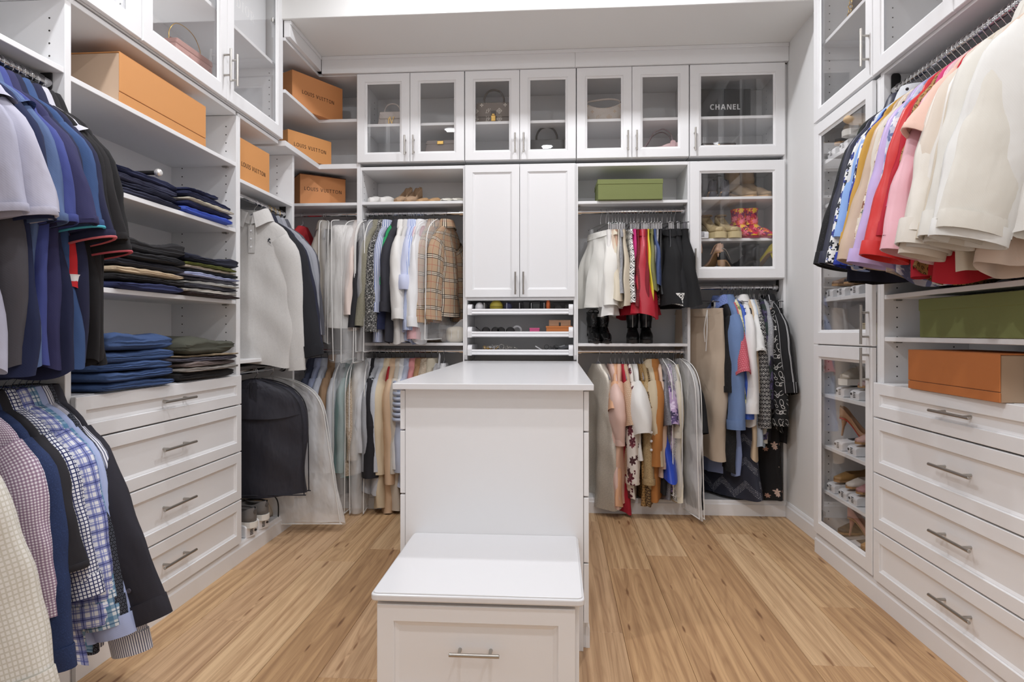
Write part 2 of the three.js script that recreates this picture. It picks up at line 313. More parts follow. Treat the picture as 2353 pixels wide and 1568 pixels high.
function barHandle(len, vertical) {
  const k = len * 0.31, gs = [cyl(0.0058, 0.0058, len - 0.002, 14), cyl(0.0052, 0.0058, 0.001, 14).translate(0, len / 2 - 0.0005, 0), cyl(0.0058, 0.0052, 0.001, 14).translate(0, -len / 2 + 0.0005, 0)].map((g) => g.translate(0, 0, 0.034));
  for (const s of [-1, 1]) gs.push(cyl(0.0045, 0.0055, 0.032, 12).rotateX(Math.PI / 2).translate(0, s * k, 0.016));
  const g = mg(gs); return vertical ? g : g.rotateZ(Math.PI / 2);
}
const DRAWERS = [[0.820, 0.971], [0.577, 0.817], [0.330, 0.574], [0.103, 0.327]];
const HY = 2.335, TALL = 3.31;

// --- left wall run
{
  const u = unit('L', 1.5, 'wardrobe_unit', 'white open hanging bay nearest the viewer on the left, with men\'s shirts', 'wardrobe');
  u.panel(0.92, 0.948, 0, 2.31); u.panel(2.041, 2.069, 0, 2.31); u.base(0.948, 2.041);
  u.shelf(0.948, 2.041, 2.08); u.shelf(0.92, 2.069, 2.33); u.back(0.948, 2.041, 0.097, 2.31);
  u.pins(2.041, -1, 1.1, 2.28); u.pins(2.041, -1, 0.3, 0.95, [-0.055]);
  u.rail(0.948, 2.041, 2.026, -0.062, 'chrome rail of the upper row of polo shirts on the left wall'); u.rail(0.948, 2.041, 1.066, -0.062, 'chrome rail of the lower row of long-sleeved shirts on the left wall');
}
{
  const u = unit('L', 2.632, 'drawer_unit', 'white left wall unit of open shelves above four drawers', 'cabinet');
  u.panel(3.195, 3.2155, 0, 2.31); u.base(2.069, 3.2155); u.shelf(2.0691, 3.195, 2.33);
  for (const y of [2.065, 1.725, 1.355]) u.shelf(2.069, 3.195, y); u.box('shelf', 2.069, 3.2, 0.955, 0.972, -u.D, 0.0);
  u.clips(2.069, 3.195, [2.065, 1.725, 1.355]); u.back(2.069, 3.195, 0.097, 2.31);
  u.pins(3.195, -1, 1.02, 2.29);
  for (const [a, b] of DRAWERS) u.drawer(2.062, 3.207, a, b);
}
{
  const u = unit('L', 3.57, 'wardrobe_unit', 'narrow white bay by the left corner with a box cubby and two rails', 'wardrobe');
  u.panel(3.216, 3.236, 0, 2.31); u.panel(3.90, 3.928, 0, 2.301); u.base(3.2155, 3.93); u.shelf(3.216, 3.7, 2.33); u.shelf(3.236, 3.90, 1.995); u.shelf(3.236, 3.90, 1.045); u.back(3.236, 3.9, 0.097, 2.30);
  u.pins(3.9, -1, 2.02, 2.28, [-0.1, -0.29]); u.pins(3.9, -1, 1.1, 1.9);
  u.rail(3.236, 3.90, 1.929, -0.062, 'short chrome rail holding the pale grey polo left of the corner'); u.rail(3.236, 3.90, 0.972, -0.062, 'short chrome rail holding the dark suit bag left of the corner');
}
{ // the L-shaped corner
  const u = unit('B', -1.66, 'corner_shelf_unit', 'white L-shaped corner unit with three shelves of orange boxes', 'shelf unit');
  const L = (n, y, th, zf = 0) => { const s = poly([[XL + 0.002, 3.715], [-1.61, 3.715], [-1.61, 4.26], [-1.349, 4.26], [-1.349, -ZB - 0.002], [XL + 0.002, -ZB - 0.002]]); u.add(n, extrude(s, th, 0.0015).rotateX(-Math.PI / 2).translate(1.66, y - th, 4.26)); };
  L('corner_shelf', 2.335, 0.033); L('corner_shelf', 2.64, 0.021); L('corner_shelf', 2.95, 0.02);
  u.box('shelf', XL + 0.002, -1.349, 2.053, 2.072, -u.D, -0.002); u.back(XL, -1.349, 0.097, 2.93);
  u.box('side_panel', -1.349, -1.3255, 0.0, 2.93, -u.D, 0); { const b = poly([[XL + 0.002, 3.931], [-1.645, 3.931], [-1.645, 4.26], [-1.3255, 4.26], [-1.3255, -ZB - 0.002], [XL + 0.002, -ZB - 0.002]]); u.add('base_shelf', extrude(b, 0.019, 0.0015).rotateX(-Math.PI / 2).translate(1.66, 0.078, 4.26)); u.add('toe_kick', [baseGeo(0.33).translate(-1.645 + 1.66, 0, -4.26 + 4.26), baseGeo(0.32).rotateY(-Math.PI / 2).translate(-1.3255 + 1.66, 0, 0)]); }
  u.rail(-1.98, -1.349, 2.008, -0.1, 'chrome rail in the upper corner holding the clear garment bags'); u.rail(-1.98, -1.349, 1.062, -0.1, 'chrome rail in the lower corner holding coats');
}
for (const [r0, rm, r1, name] of [[1.12, 1.765, 2.41, 'glass wall cabinet at the top left edge over the near hanging bay'], [2.41, 3.065, 3.712, 'two-door glass wall cabinet over the large orange box, at upper left']]) {
  const u = unit('L', rm, 'glass_wall_cabinet', 'white ' + name, 'cabinet');
  u.box('side_panel', r0, r0 + 0.012, HY, TALL, -u.D, 0); u.box('side_panel', r1 - 0.018, r1, HY, TALL, -u.D, 0); u.box('shelf', r0 + 0.012, r1 - 0.018, HY, HY + 0.019, -u.D, 0); u.shelf(r0 + 0.012, r1 - 0.018, 2.78, 0.019, -0.012); u.box('shelf', r0 + 0.012, r1 - 0.018, TALL - 0.02, TALL, -u.D, 0); u.back(r0 + 0.012, r1 - 0.018, HY + 0.02, TALL - 0.02);
  u.door(r0 + 0.003, rm, HY + 0.004, TALL, { h: 1, hy: 2.5, hl: 0.16, f: 0.065 }); u.door(rm, r1, HY + 0.004, TALL, { h: -1, hy: 2.5, hl: 0.16, f: 0.065, hinges: r0 > 2 ? [3.02] : [] });
  u.pins(r1 - 0.018, -1, 2.39, 2.75); u.box('top_filler', r0, r1, TALL + 0.001, CEIL - 0.002, -u.D, 0.006);
}
// --- back wall run
const back3 = (c, label) => unit('B', c, 'wardrobe_unit', label, 'wardrobe');
{
  const u = back3(-0.97, 'white back wall bay with a shoe cubby, left of the solid white doors');
  u.panel(-1.325, -1.315, 0, 2.31); u.panel(-0.624, -0.615, 0, 2.31); u.base(-1.3255, -0.62); u.shelf(-1.315, -0.624, 2.31, 0.022, 0); u.shelf(-1.315, -0.624, 2.075); u.shelf(-1.315, -0.624, 1.12); u.back(-1.315, -0.624, 0.097, 2.3);
  u.pins(-1.315, 1, 2.1, 2.28); u.pins(-0.624, -1, 1.2, 1.9, [-0.055]); u.clips(-1.315, -0.624, [2.075]);
  u.rail(-1.3255, -0.6245, 2.008, -0.1, 'chrome rail under the shoe cubby on the back wall'); u.rail(-1.3255, -0.6245, 1.062, -0.1, 'chrome rail of the low row left of the white island');
}
{
  const u = unit('B', -0.243, 'tray_cabinet', 'tall white centre cabinet with two solid doors above three open trays', 'cabinet');
  const bottom = poly([[0, 1.04], [0, 2.31], [-u.D, 2.31], [-u.D, 1.0], [-0.3, 1.0], [-0.03, 1.0], [-0.012, 1.008]]);
  for (const r of [-0.6145, 0.1145]) u.add('side_panel', extrude(bottom, 0.0185, 0.0015).rotateY(-Math.PI / 2).translate(r + 0.0185 + 0.243, 0, 0));
  u.shelf(-0.596, 0.1145, 2.31, 0.022, 0); u.shelf(-0.596, 0.1145, 1.424, 0.019, 0); u.back(-0.596, 0.1145, 0.99, 2.3);
  u.door(-0.609, -0.243, 1.423, 2.308, { solid: true, h: 1, hy: 1.515, hl: 0.15, f: 0.052 }); u.door(-0.243, 0.125, 1.423, 2.308, { solid: true, h: -1, hy: 1.515, hl: 0.15, f: 0.052 });
  for (const [y, n] of [[1.311, 5], [1.16, 0], [1.04, 0]]) {
    const t = u.box('tray', -0.593, 0.1115, y, y + 0.008, -0.36, 0.006);
    u.add('tray_front', new THREE.ExtrudeGeometry(poly([[0, 0], [0.014, 0], [0.018, 0.008], [0.013, 0.016], [0.018, 0.027], [0.014, 0.036], [0, 0.036]]), { depth: 0.644, bevelEnabled: false }).rotateY(-Math.PI / 2).translate(0.322 + 0.0023, y, 0), M.plastic, t);
    for (const s of [-1, 1]) { const w = new THREE.Shape(); w.moveTo(0, -0.004); w.lineTo(0.02, -0.004); w.lineTo(0.022, 0.035); w.quadraticCurveTo(0.018, 0.066, -0.012, 0.068); w.lineTo(-0.3, 0.068); w.lineTo(-0.3, -0.004); w.closePath(); u.add('tray_wing', extrude(w, 0.03, 0.002).rotateY(-Math.PI / 2).translate(0.0023 + s * 0.337 + 0.015, y, 0), M.plastic, t); }
    for (let k = 0; k < n; k++) u.box('divider', -0.593 + [0.107, 0.26, 0.345, 0.425, 0.51][k], -0.5905 + [0.107, 0.26, 0.345, 0.425, 0.51][k], y + 0.008, y + 0.078, -0.33, -0.02, M.plastic, t);
  }
}
{
  const u = back3(0.5, 'white back wall bay with the green box cubby, between solid doors and shoe cabinet');
  u.panel(0.1335, 0.1435, 0, 2.31); u.panel(0.857, 0.8655, 0, 2.31); u.base(0.133, 0.866); u.shelf(0.1435, 0.857, 2.31, 0.022, 0); u.shelf(0.1435, 0.857, 2.06); u.shelf(0.1435, 0.857, 1.117); u.back(0.1435, 0.857, 0.097, 2.3);
  u.pins(0.857, -1, 1.15, 1.95, [-0.055]); u.clips(0.1435, 0.857, [2.06]);
  u.rail(0.133, 0.8655, 2.004, -0.1, 'chrome rail of skirts below the green box on the back wall'); u.rail(0.133, 0.8655, 1.061, -0.1, 'chrome rail of dresses below the black boots');
}
{
  const u = unit('B', 1.17, 'shoe_cabinet', 'white bay with a glass shoe cabinet over a long hanging rail', 'cabinet');
  u.panel(0.866, 0.8745, 0, 2.31); u.panel(1.467, 1.483, 0, 2.93); u.base(0.866, 1.483); u.box('filler', 1.4831, 1.4895, 0, 2.93, -0.1, -0.004);
  u.shelf(0.8745, 1.467, 2.31, 0.022, 0); for (const y of [2.078, 1.806]) u.shelf(0.8745, 1.467, y, 0.018, -0.012); u.shelf(0.8745, 1.467, 1.556, 0.019, 0); u.back(0.8745, 1.467, 0.097, 2.3);
  u.door(0.866, 1.471, 1.541, 2.303, { f: 0.062, h: -1, hy: 1.66, hl: 0.145, hinges: [] });
  u.rail(0.8665, 1.4665, 1.488, -0.1, 'chrome rail under the glass shoe cabinet, full of hangers');
}
for (const [a, m, b, label] of [[-1.343, -0.98, -0.612, 'holding two light bags, leftmost on the back wall'], [-0.609, -0.243, 0.13, 'over the solid doors, holding the patterned bag and black bag'], [0.133, 0.494, 0.862, 'over the green box, holding cream and pink bags'], [0.866, null, 1.474, 'with one door, holding the large black box']]) {
  const u = unit('B', (a + b) / 2, 'glass_wall_cabinet', 'white glass wall cabinet ' + label, 'cabinet');
  const lo = a < -1.3 ? a + 0.018 : a;
  u.box('side_panel', lo, lo + 0.011, HY, 2.93, -u.D, 0); u.box('side_panel', b - 0.011 - (m ? 0 : 0.008), b - (m ? 0 : 0.008), HY, 2.93, -u.D, 0);
  const e = b - 0.011 - (m ? 0 : 0.008);
  u.box('shelf', lo + 0.011, e, HY, HY + 0.019, -u.D, 0); u.shelf(lo + 0.011, e, 2.604, 0.019, -0.008); u.box('shelf', lo + 0.011, e, 2.911, 2.93, -u.D, 0); u.back(lo + 0.011, e, HY + 0.02, 2.91);
  if (m) { u.door(a, m, HY, 2.934, { h: 1, hy: 2.44, hl: 0.13 }); u.door(m, b, HY, 2.934, { h: -1, hy: 2.44, hl: 0.13 }); } else u.door(a, b - 0.002, HY, 2.934, { h: -1, hy: 2.44, hl: 0.15, f: 0.06 });
  u.pins(lo + 0.011, 1, 2.64, 2.88, [-0.3]); u.pins(e, -1, 2.4, 2.88, [-0.3]);
}
{ // fascia boards and crown strip under the soffit
  const f = struct('trim_1', [bx(-1.58, 0.1235, 2.935, 3.049, -4.26, -4.222), bx(0.1245, 1.4885, 2.935, 3.049, -4.26, -4.222)], M.white);
  part('crown_strip', bx(-1.576, 1.4885, 3.027, 3.0495, -4.2215, -4.215), M.white, f);
  const s = struct('trim_2', bx(-1.62, -1.582, 2.951, 3.049, -4.222, -3.714), M.white);
  part('crown_strip', bx(-1.5818, -1.575, 3.027, 3.0495, -4.215, -3.714), M.white, s);
}
// --- right wall run
{
  const u = unit('R', -3.264, 'shoe_tower', 'tall white glass-door tower filled with shoes on the right wall', 'cabinet');
  const a = -3.584, b = -2.944;
  u.box('side_panel', a, a + 0.018, 0, 2.31, -u.D, 0); u.box('side_panel', b + 0.004, b + 0.036, 0, 2.31, -u.D, 0); u.base(a, b + 0.0365); u.back(a + 0.018, b + 0.004, 0.097, 2.3);
  for (const y of [2.105, 1.87, 1.625, 1.372, 1.13, 0.864, 0.59, 0.352]) u.shelf(a + 0.018, b + 0.004, y, 0.019, -0.012); u.box('shelf', a + 0.018, b + 0.004, 2.291, 2.31, -u.D, 0);
  u.pins(a + 0.018, 1, 0.14, 2.26, [-0.05, -0.29]);
  u.door(a, b + 0.008, 0.112, 1.124, { f: 0.062, h: 1, hy: 1.035, hl: 0.175, hinges: [1.0, 0.22] }); u.door(a, b + 0.008, 1.127, 2.308, { f: 0.062, h: 1, hy: 1.225, hl: 0.175, hinges: [1.24] });
}
{
  const u = unit('R', -2.345, 'drawer_unit', 'white right wall unit with a long rail, two shelves and four drawers', 'cabinet');
  u.box('side_panel', -2.907, -2.879, 0, 2.31, -u.D, 0); u.panel(-1.812, -1.784, 0, 2.31); u.base(-2.907, -1.784); u.back(-2.879, -1.812, 0.097, 2.31);
  for (const y of [1.352, 1.17]) u.shelf(-2.879, -1.812, y); u.box('shelf', -2.884, -1.81, 0.953, 0.97, -u.D, 0); u.shelf(-2.9069, -1.785, 2.333, 0.024, 0); u.clips(-2.879, -1.812, [1.352, 1.17]);
  u.pins(-2.879, 1, 1.0, 2.28);
  for (const [p, q] of DRAWERS) u.drawer(-2.925, -1.77, p, q);
  u.rail(-2.879, -1.812, 2.235, -0.048, 'long chrome rail crowded with blouses on the right wall');
}
for (const [r0, r1, n, label] of [[-3.584, -2.936, 1, 'single glass door cabinet above the shoe tower at upper right'], [-2.933, -1.78, 2, 'two-door glass cabinet above the blouses at the top right']]) {
  const u = unit('R', (r0 + r1) / 2, 'glass_wall_cabinet', 'white ' + label, 'cabinet'), m = (r0 + r1) / 2;
  u.box('side_panel', r0, r0 + 0.018, HY, TALL, -u.D, 0); u.box('side_panel', r1 - 0.018, r1, HY, TALL, -u.D, 0); u.box('shelf', r0 + 0.018, r1 - 0.018, HY, HY + 0.019, -u.D, 0); u.shelf(r0 + 0.018, r1 - 0.018, 2.745, 0.019, -0.012); u.box('shelf', r0 + 0.018, r1 - 0.018, TALL - 0.02, TALL, -u.D, 0); u.back(r0 + 0.018, r1 - 0.018, HY + 0.02, TALL - 0.02);
  u.pins(r0 + 0.018, 1, 2.4, 3.2, [-0.055]);
  if (n === 1) u.door(r0, r1, 2.32, TALL, { h: 1, hy: 2.465, hl: 0.17, f: 0.062 }); else { u.door(r0, m, 2.32, TALL, { h: 1, hy: 2.465, hl: 0.17, f: 0.062 }); u.door(m, r1, 2.32, TALL, { h: -1, hy: 2.465, hl: 0.17, f: 0.062 }); }
  u.box('top_filler', r0, r1, TALL + 0.001, CEIL - 0.002, -u.D, 0.006);
}
// --- the island with its worktop, and the bench in front of it
{
  const g = thing('island', 'white island of drawers with a plain end panel, standing mid-room', 'island', [-0.236, 0, -3.3]);
  part('carcass', [bx(-0.337, 0.337, 0.08, 0.975, -0.93, 0.88)], M.white, g);
  part('end_panel', bx(-0.3365, 0.3365, 0.0, 0.975, 0.881, 0.9), M.white, g);
  part('plinth', [bx(-0.346, 0.346, 0, 0.1, -0.93, 0.87)], M.white, g);
  for (const s of [-1, 1]) part('plinth_moulding', baseGeo(1.77).translate(0.346, 0, -0.9).scale(s, 1, 1).scale(1, 1, 1), M.white, g);
  for (const s of [-1, 1]) for (let k = 0; k < 2; k++) for (const [a, b] of DRAWERS) {
    const z0 = k ? -0.9 : 0.005; part('drawer', bx(s * 0.338, s * 0.357, a + 0.0015, b - 0.0015, z0, z0 + 0.892), M.white, g);
  }
  const w = thing('worktop', 'thick glossy white worktop with sharp corners on the island', 'countertop', [-0.237, 0.977, -3.3]);
  part('slab', bx(-0.374, 0.374, 0, 0.023, -0.96, 0.945, 0.002), M.counter, w);
}
{
  const g = thing('bench', 'low white bench with a rounded seat and one drawer, in front of the island', 'bench', [-0.231, 0, -2.12]);
  part('carcass', bx(-0.297, 0.297, 0.0, 0.404, -0.27, 0.256), M.white, g);
  const seat = extrude(rrect(-0.312, -0.285, 0.312, 0.285, 0.022), 0.02, 0.005, 4, 8).rotateX(-Math.PI / 2).translate(0, 0.406, 0);
  part('seat', [seat, extrude(rrect(-0.306, -0.279, 0.306, 0.279, 0.018), 0.006, 0.0025, 3, 8).rotateX(-Math.PI / 2).translate(0, 0.4245, 0)], M.counter, g);
  const u = { a: -0.293, b: 0.285, y0: 0.1, y1: 0.395, z: 0.257, f: 0.05 };
  const d = part('drawer', [extrude(rectFrame(u.a, u.y0, u.b, u.y1, u.f), 0.02, 0.0022).translate(0, 0, u.z), bead(u.a + u.f, u.y0 + u.f, u.b - u.f, u.y1 - u.f, 0.016, u.z + 0.004)], M.white, g);
  part('panel', bx(u.a + u.f - 0.004, u.b - u.f + 0.004, u.y0 + u.f - 0.004, u.y1 - u.f + 0.004, u.z + 0.001, u.z + 0.0095), M.white, d);
  part('handle', barHandle(0.145, false).translate(-0.004, 0.265, u.z + 0.0095), M.steel, d);
  part('plinth', bx(-0.302, 0.302, 0, 0.085, -0.27, 0.262), M.white, g);
}

// ---------------------------------------------------------------- hanging clothes
// A garment hangs from the rail through its own origin: x across the shoulders (+x towards the room), y up, z along the rail.
const RAILS = { LU: ['L', 2.026, -0.062], LL: ['L', 1.066, -0.062], CL3: ['L', 1.929, -0.062], DL3: ['L', 0.972, -0.062], CU: ['B', 2.008, -0.1], CD: ['B', 1.062, -0.1], B1: ['B', 2.008, -0.1], B1L: ['B', 1.062, -0.1], B3: ['B', 2.004, -0.1], B3L: ['B', 1.061, -0.1], B4: ['B', 1.488, -0.1], R: ['R', 2.235, -0.048] };
function hangAt(o, rail, p, twist = 0) {
  const [side, y, z] = RAILS[rail];
  if (side === 'B') { o.position.set(p, y, -4.26 + z); o.rotation.y = -Math.PI / 2 + twist; }
  if (side === 'L') { o.position.set(-1.645 + z, y, -p); o.rotation.y = twist; }
  if (side === 'R') { o.position.set(1.415 - z, y, p); o.rotation.y = Math.PI + twist; }
}
const interp = (pr, y) => { for (let i = 0; i + 1 < pr.length; i++) if (y >= pr[i + 1][0]) { const a = pr[i], b = pr[i + 1], t = clamp((a[0] - y) / (a[0] - b[0] || 1), 0, 1); return [lerp(a[1], b[1], t), lerp(a[2], b[2], t)]; } const e = pr[pr.length - 1]; return [e[1], e[2]]; };
function bodyGeo(pr, { fold = 0.014, rows = 24, n = 44, k = 1, hem = 0.01, lean = 0, cx = 0 } = {}, R) {
  const y0 = pr[0][0], y1 = pr[pr.length - 1][0], ph = Array.from({ length: 8 }, () => R() * 6.283), rings = [];
  const k1 = (2.3 + R() * 1.4) * k, k2 = (4.6 + R() * 2) * k, k3 = (7.5 + R() * 3) * k;
  for (let j = 0; j <= rows; j++) {
    const q = j / rows, y = lerp(y0, y1, Math.pow(q, 1.45)), [w, t] = interp(pr, y), d = (y0 - y) / (y0 - y1), g = sstep(0.02, 0.6, d), ring = [];
    for (let i = 0; i < n; i++) {
      const a = 6.28318 * i / n, c = Math.cos(a), s = Math.sin(a), xn = Math.sign(c) * Math.pow(Math.abs(c), 0.72);
      let x = w * xn, z = t * Math.sign(s) * Math.pow(Math.abs(s), 0.8), yy = y;
      const f = fold * g * (Math.sin(xn * k1 + ph[0] + d * 0.8) + 0.6 * Math.sin(xn * k2 + ph[1] - d * 1.5) + 0.4 * Math.sin(xn * k3 + ph[2] + d * 2.5));
      z += f * (1 - 0.25 * xn ** 4) + 0.004 * g * Math.sin(y * 24 + xn * 5 + ph[3]);
      x += 0.012 * g * Math.sin(ph[4] + y * 7) + 0.006 * g * Math.sin(ph[5] + y * 15 + s * 2);
      yy += hem * Math.pow(d, 8) * (Math.sin(2 * a + ph[6]) + 0.6 * Math.sin(3 * a + ph[7]));
      ring.push([x + cx + lean * d, yy, z]);
    }
    rings.push(ring);
  }
  return loft(rings);
}
// one sleeve; returns the sleeve and the frame at its open end
function sleeveGeo(sd, o, R) {
  const rows = Math.max(9, Math.round(o.L / 0.03)), n = 18, ds = o.L / rows, ph = [R() * 6.28, R() * 6.28, R() * 6.28], rings = [];
  let x = sd * o.ws * 0.6, y = o.ys - 0.1, z = 0;
  let fr;
  for (let j = 0; j <= rows; j++) {
    const q = j / rows, th = lerp(o.a0 ?? 0.6, lerp(o.a1, o.a2 ?? o.a1, q), sstep(0, 0.11 / o.L, q * 0.75)), bump = Math.exp(-(((q - 0.55) / 0.3) ** 2));
    const r = lerp(o.r0, o.r1, Math.pow(q, 0.8)) * lerp(0.76, 1, sstep(0, 0.09 / o.L, q)) * (1 + 0.03 * bump * Math.sin(q * 22 + ph[0]) * (o.L > 0.35 ? 1 : 0)) * (1 + (o.puff ?? 0) * Math.sin(Math.PI * Math.pow(q, 0.8))), rz = r * lerp(o.flat, o.flat * 1.15, q) + 0.003, N = [Math.cos(th), sd * Math.sin(th)], ring = [];
    for (let i = 0; i < n; i++) {
      const a = 6.28318 * i / n, c = Math.cos(a), s = Math.sin(a), w = 1 + 0.05 * Math.sin(2 * a + ph[1] + q * 4) + 0.04 * Math.sin(3 * a + ph[2] - q * 5) + 0.03 * Math.sin(5 * a + ph[0] + q * 9) * sstep(0.05, 0.4, q);
      ring.push([x + N[0] * r * w * c, y + N[1] * r * w * c, z + rz * w * s]);
    }
    rings.push(ring); fr = { x, y, z, N, r, rz, th };
    x += sd * Math.sin(th) * ds; y -= Math.cos(th) * ds; z += (o.sz ?? 0) * q * ds + 0.004 * Math.sin(q * 6 + ph[0]) * ds * 10;
  }
  return { geo: loft(rings), fr };
}
function cuffGeo(sd, f, len, g = 1.05, fold = 0) {
  const T = [sd * Math.sin(f.th), -Math.cos(f.th)], n = 18, rings = [];
  for (const [e, k] of fold ? [[-len * 0.5, 0.92], [-len * 0.55, 1.12], [0, 1.17], [len * 0.5, 1.13], [len * 0.52, 1.02], [0.1 * len, 0.92]] : [[-len * 0.5, g * 0.98], [-len * 0.5, g * 1.03], [len * 0.5, g * 1.02], [len * 0.5, g * 0.94], [-len * 0.2, g * 0.9]]) {
    const ring = []; for (let i = 0; i < n; i++) { const a = 6.28318 * i / n; ring.push([f.x + T[0] * e + f.N[0] * f.r * k * Math.cos(a), f.y + T[1] * e + f.N[1] * f.r * k * Math.cos(a), f.z + (f.rz * k + 0.001) * Math.sin(a)]); } rings.push(ring);
  }
  return loft(rings);
}
function collarGeo(w = 0.075, h = 0.036, pt = 0.03) {
  const n = 36, rings = [];
  for (const [k, y, q, gap] of [[0.98, -0.1, 0, 0.05], [0.86, -0.085 + h * 0.5, 0, 0.1], [0.84, -0.085 + h, 0, 0.14], [0.92, -0.083 + h, 0, 0.16], [1.08, -0.083 + h * 0.5, 0.35, 0.24], [1.3, -0.1, 1, 0.34]]) {
    const ring = []; for (let i = 0; i <= n; i++) { const a = Math.PI / 2 + gap + (6.28318 - 2 * gap) * i / n, fr = Math.pow(Math.max(0, Math.sin(a)), 3); ring.push([w * k * Math.cos(a) * (1 - 0.1 * fr * q), y - pt * fr * q - 0.032 * fr - (q ? 0.012 * Math.abs(Math.cos(a)) * q : 0), w * 0.62 * k * Math.sin(a) + 0.004]); } rings.push(ring);
  }
  return loft(rings, { closed: false });
}
// shoulder profile of a top
function topProfile(ws, L, t, wh) { const y = -0.085; return [[y + 0.004, 0.058, t * 0.75], [y - 0.014, ws * 0.42, t * 0.85], [y - 0.036, ws * 0.6, t * 0.85], [y - 0.062, ws * 0.77, t * 0.82], [y - 0.09, ws * 0.88, t * 0.82], [y - 0.125, ws * 0.94, t * 0.9], [y - 0.18, ws * 0.96, t * 1.0], [y - 0.26, ws * 0.96, t * 1.1], [y - L * 0.6, lerp(ws, wh, 0.5) * 0.98, t * 1.25], [y - L, wh, t * 1.35]]; }
const KIND = {
  polo: { L: 0.78, ws: 0.225, wh: 0.25, sl: 0.27, r0: 0.105, r1: 0.088, a1: 0.36, flat: 0.36, collar: 1, cuff: 0.022 },
  tee: { L: 0.74, ws: 0.22, wh: 0.24, sl: 0.24, r0: 0.1, r1: 0.088, a1: 0.36, flat: 0.36, cuff: 0.018 },
  shirt: { L: 0.8, ws: 0.22, wh: 0.245, sl: 0.6, r0: 0.1, r1: 0.062, a1: 0.2, a2: 0.1, flat: 0.42, collar: 1, cuff: 0.065 },
  blouse: { L: 0.66, ws: 0.195, wh: 0.225, sl: 0.56, r0: 0.085, r1: 0.062, a1: 0.14, a2: 0.06, flat: 0.42, cuff: 0.05, t: 0.026 },
  short: { L: 0.66, ws: 0.19, wh: 0.22, sl: 0.2, r0: 0.085, r1: 0.085, a1: 0.45, flat: 0.4, cuff: 0.02, t: 0.026 },
  jacket: { L: 0.66, ws: 0.21, wh: 0.23, sl: 0.6, r0: 0.1, r1: 0.072, a1: 0.15, a2: 0.08, flat: 0.45, collar: 1, t: 0.034 },
  coat: { L: 0.98, ws: 0.215, wh: 0.26, sl: 0.63, r0: 0.105, r1: 0.078, a1: 0.13, a2: 0.07, flat: 0.45, collar: 1, t: 0.036, fold: 0.016 },
  dress: { L: 0.98, ws: 0.165, wh: 0.25, sl: 0, t: 0.024, fold: 0.02 },
  sdress: { L: 0.98, ws: 0.185, wh: 0.25, sl: 0.2, r0: 0.085, r1: 0.08, a1: 0.35, flat: 0.42, t: 0.024, fold: 0.018 },
  ldress: { L: 0.98, ws: 0.185, wh: 0.25, sl: 0.56, r0: 0.08, r1: 0.058, a1: 0.12, a2: 0.05, flat: 0.42, cuff: 0.04, t: 0.024, fold: 0.018 },
};
let gseed = 100;
function garment(rail, p, kind, mat, look, cat, o = {}) {
  const R = rng(++gseed), d = { ...KIND[kind] ?? {}, ...o }, name = o.name ?? cat.replace(/ /g, '_');
  const g = thing(name, look, cat, [0, 0, 0], 0, o.group); hangAt(g, rail, p, (o.tw ?? (R() - 0.5) * 0.18));
  const t = d.t ?? 0.03;
  if (kind === 'skirt' || kind === 'pants') {
    const L = d.L ?? 0.5, w0 = d.w0 ?? 0.15, wh = d.wh ?? 0.24, tz = d.t ?? 0.02, y = -0.145;
    part(kind === 'skirt' ? 'skirt_body' : 'trouser_leg', bodyGeo([[y, w0, tz * 0.7], [y - 0.06, w0 * 1.03, tz * 0.8], [y - L * 0.35, lerp(w0, wh, 0.5), tz * 1.1], [y - L, wh, tz * 1.5]], { fold: d.fold ?? 0.016, k: d.k ?? 1.3, hem: d.hem ?? 0.008 }, R), mat, g);
    part('waistband', bodyGeo([[y + 0.004, w0 * 1.01, tz * 0.72 + 0.002], [y - 0.035, w0 * 1.03, tz * 0.8 + 0.003]], { fold: 0, rows: 3 }, R), o.bm ?? mat, g);
    if (o.extra) o.extra(g, R);
    return g;
  }
  const L = d.L, pr = topProfile(d.ws, L, t, d.wh);
  if (d.flare) pr[pr.length - 1][1] = d.flare;
  part('body', bodyGeo(pr, { fold: d.fold ?? 0.012, k: d.k ?? 1, hem: d.hem ?? 0.01, lean: d.lean ?? 0 }, R), mat, g);
  if (d.sl) for (const sd of [1, -1]) {
    const s = sleeveGeo(sd, { L: d.sl - (d.sl > 0.4 ? 0.045 : 0.02), ws: d.ws, ys: -0.12, r0: d.r0, r1: d.r1, a1: sd > 0 ? d.a1 + (R() - 0.5) * 0.1 : d.a1 * 0.12, a2: d.a2 === undefined ? undefined : (sd > 0 ? d.a2 : d.a2 * 0.1), flat: d.flat, sz: d.sz ?? (R() - 0.5) * 0.15, puff: d.puff }, R);
    const sm = part('sleeve', s.geo, o.sm ?? mat, g);
    if (d.cuff) part('cuff', cuffGeo(sd, s.fr, d.cuff, d.cg ?? 1.03, o.rolled), o.cm ?? o.sm ?? mat, sm);
    if (o.cuffLine) part('cuff_trim', cuffGeo(sd, { ...s.fr, y: s.fr.y - 0.012 }, 0.006, 1.07), o.cuffLine, sm);
  }
  if (d.collar) part('collar', collarGeo(d.cw ?? 0.074, d.ch ?? 0.036), o.colm ?? mat, g);
  if (o.yoke) part('shoulder_yoke', bodyGeo(topProfile(d.ws + 0.003, 0.16, t + 0.004, d.ws + 0.004).filter((q) => q[0] > -0.2), { fold: 0, rows: 8 }, R), o.yoke, g);
  if (o.extra) o.extra(g, R);
  return g;
}
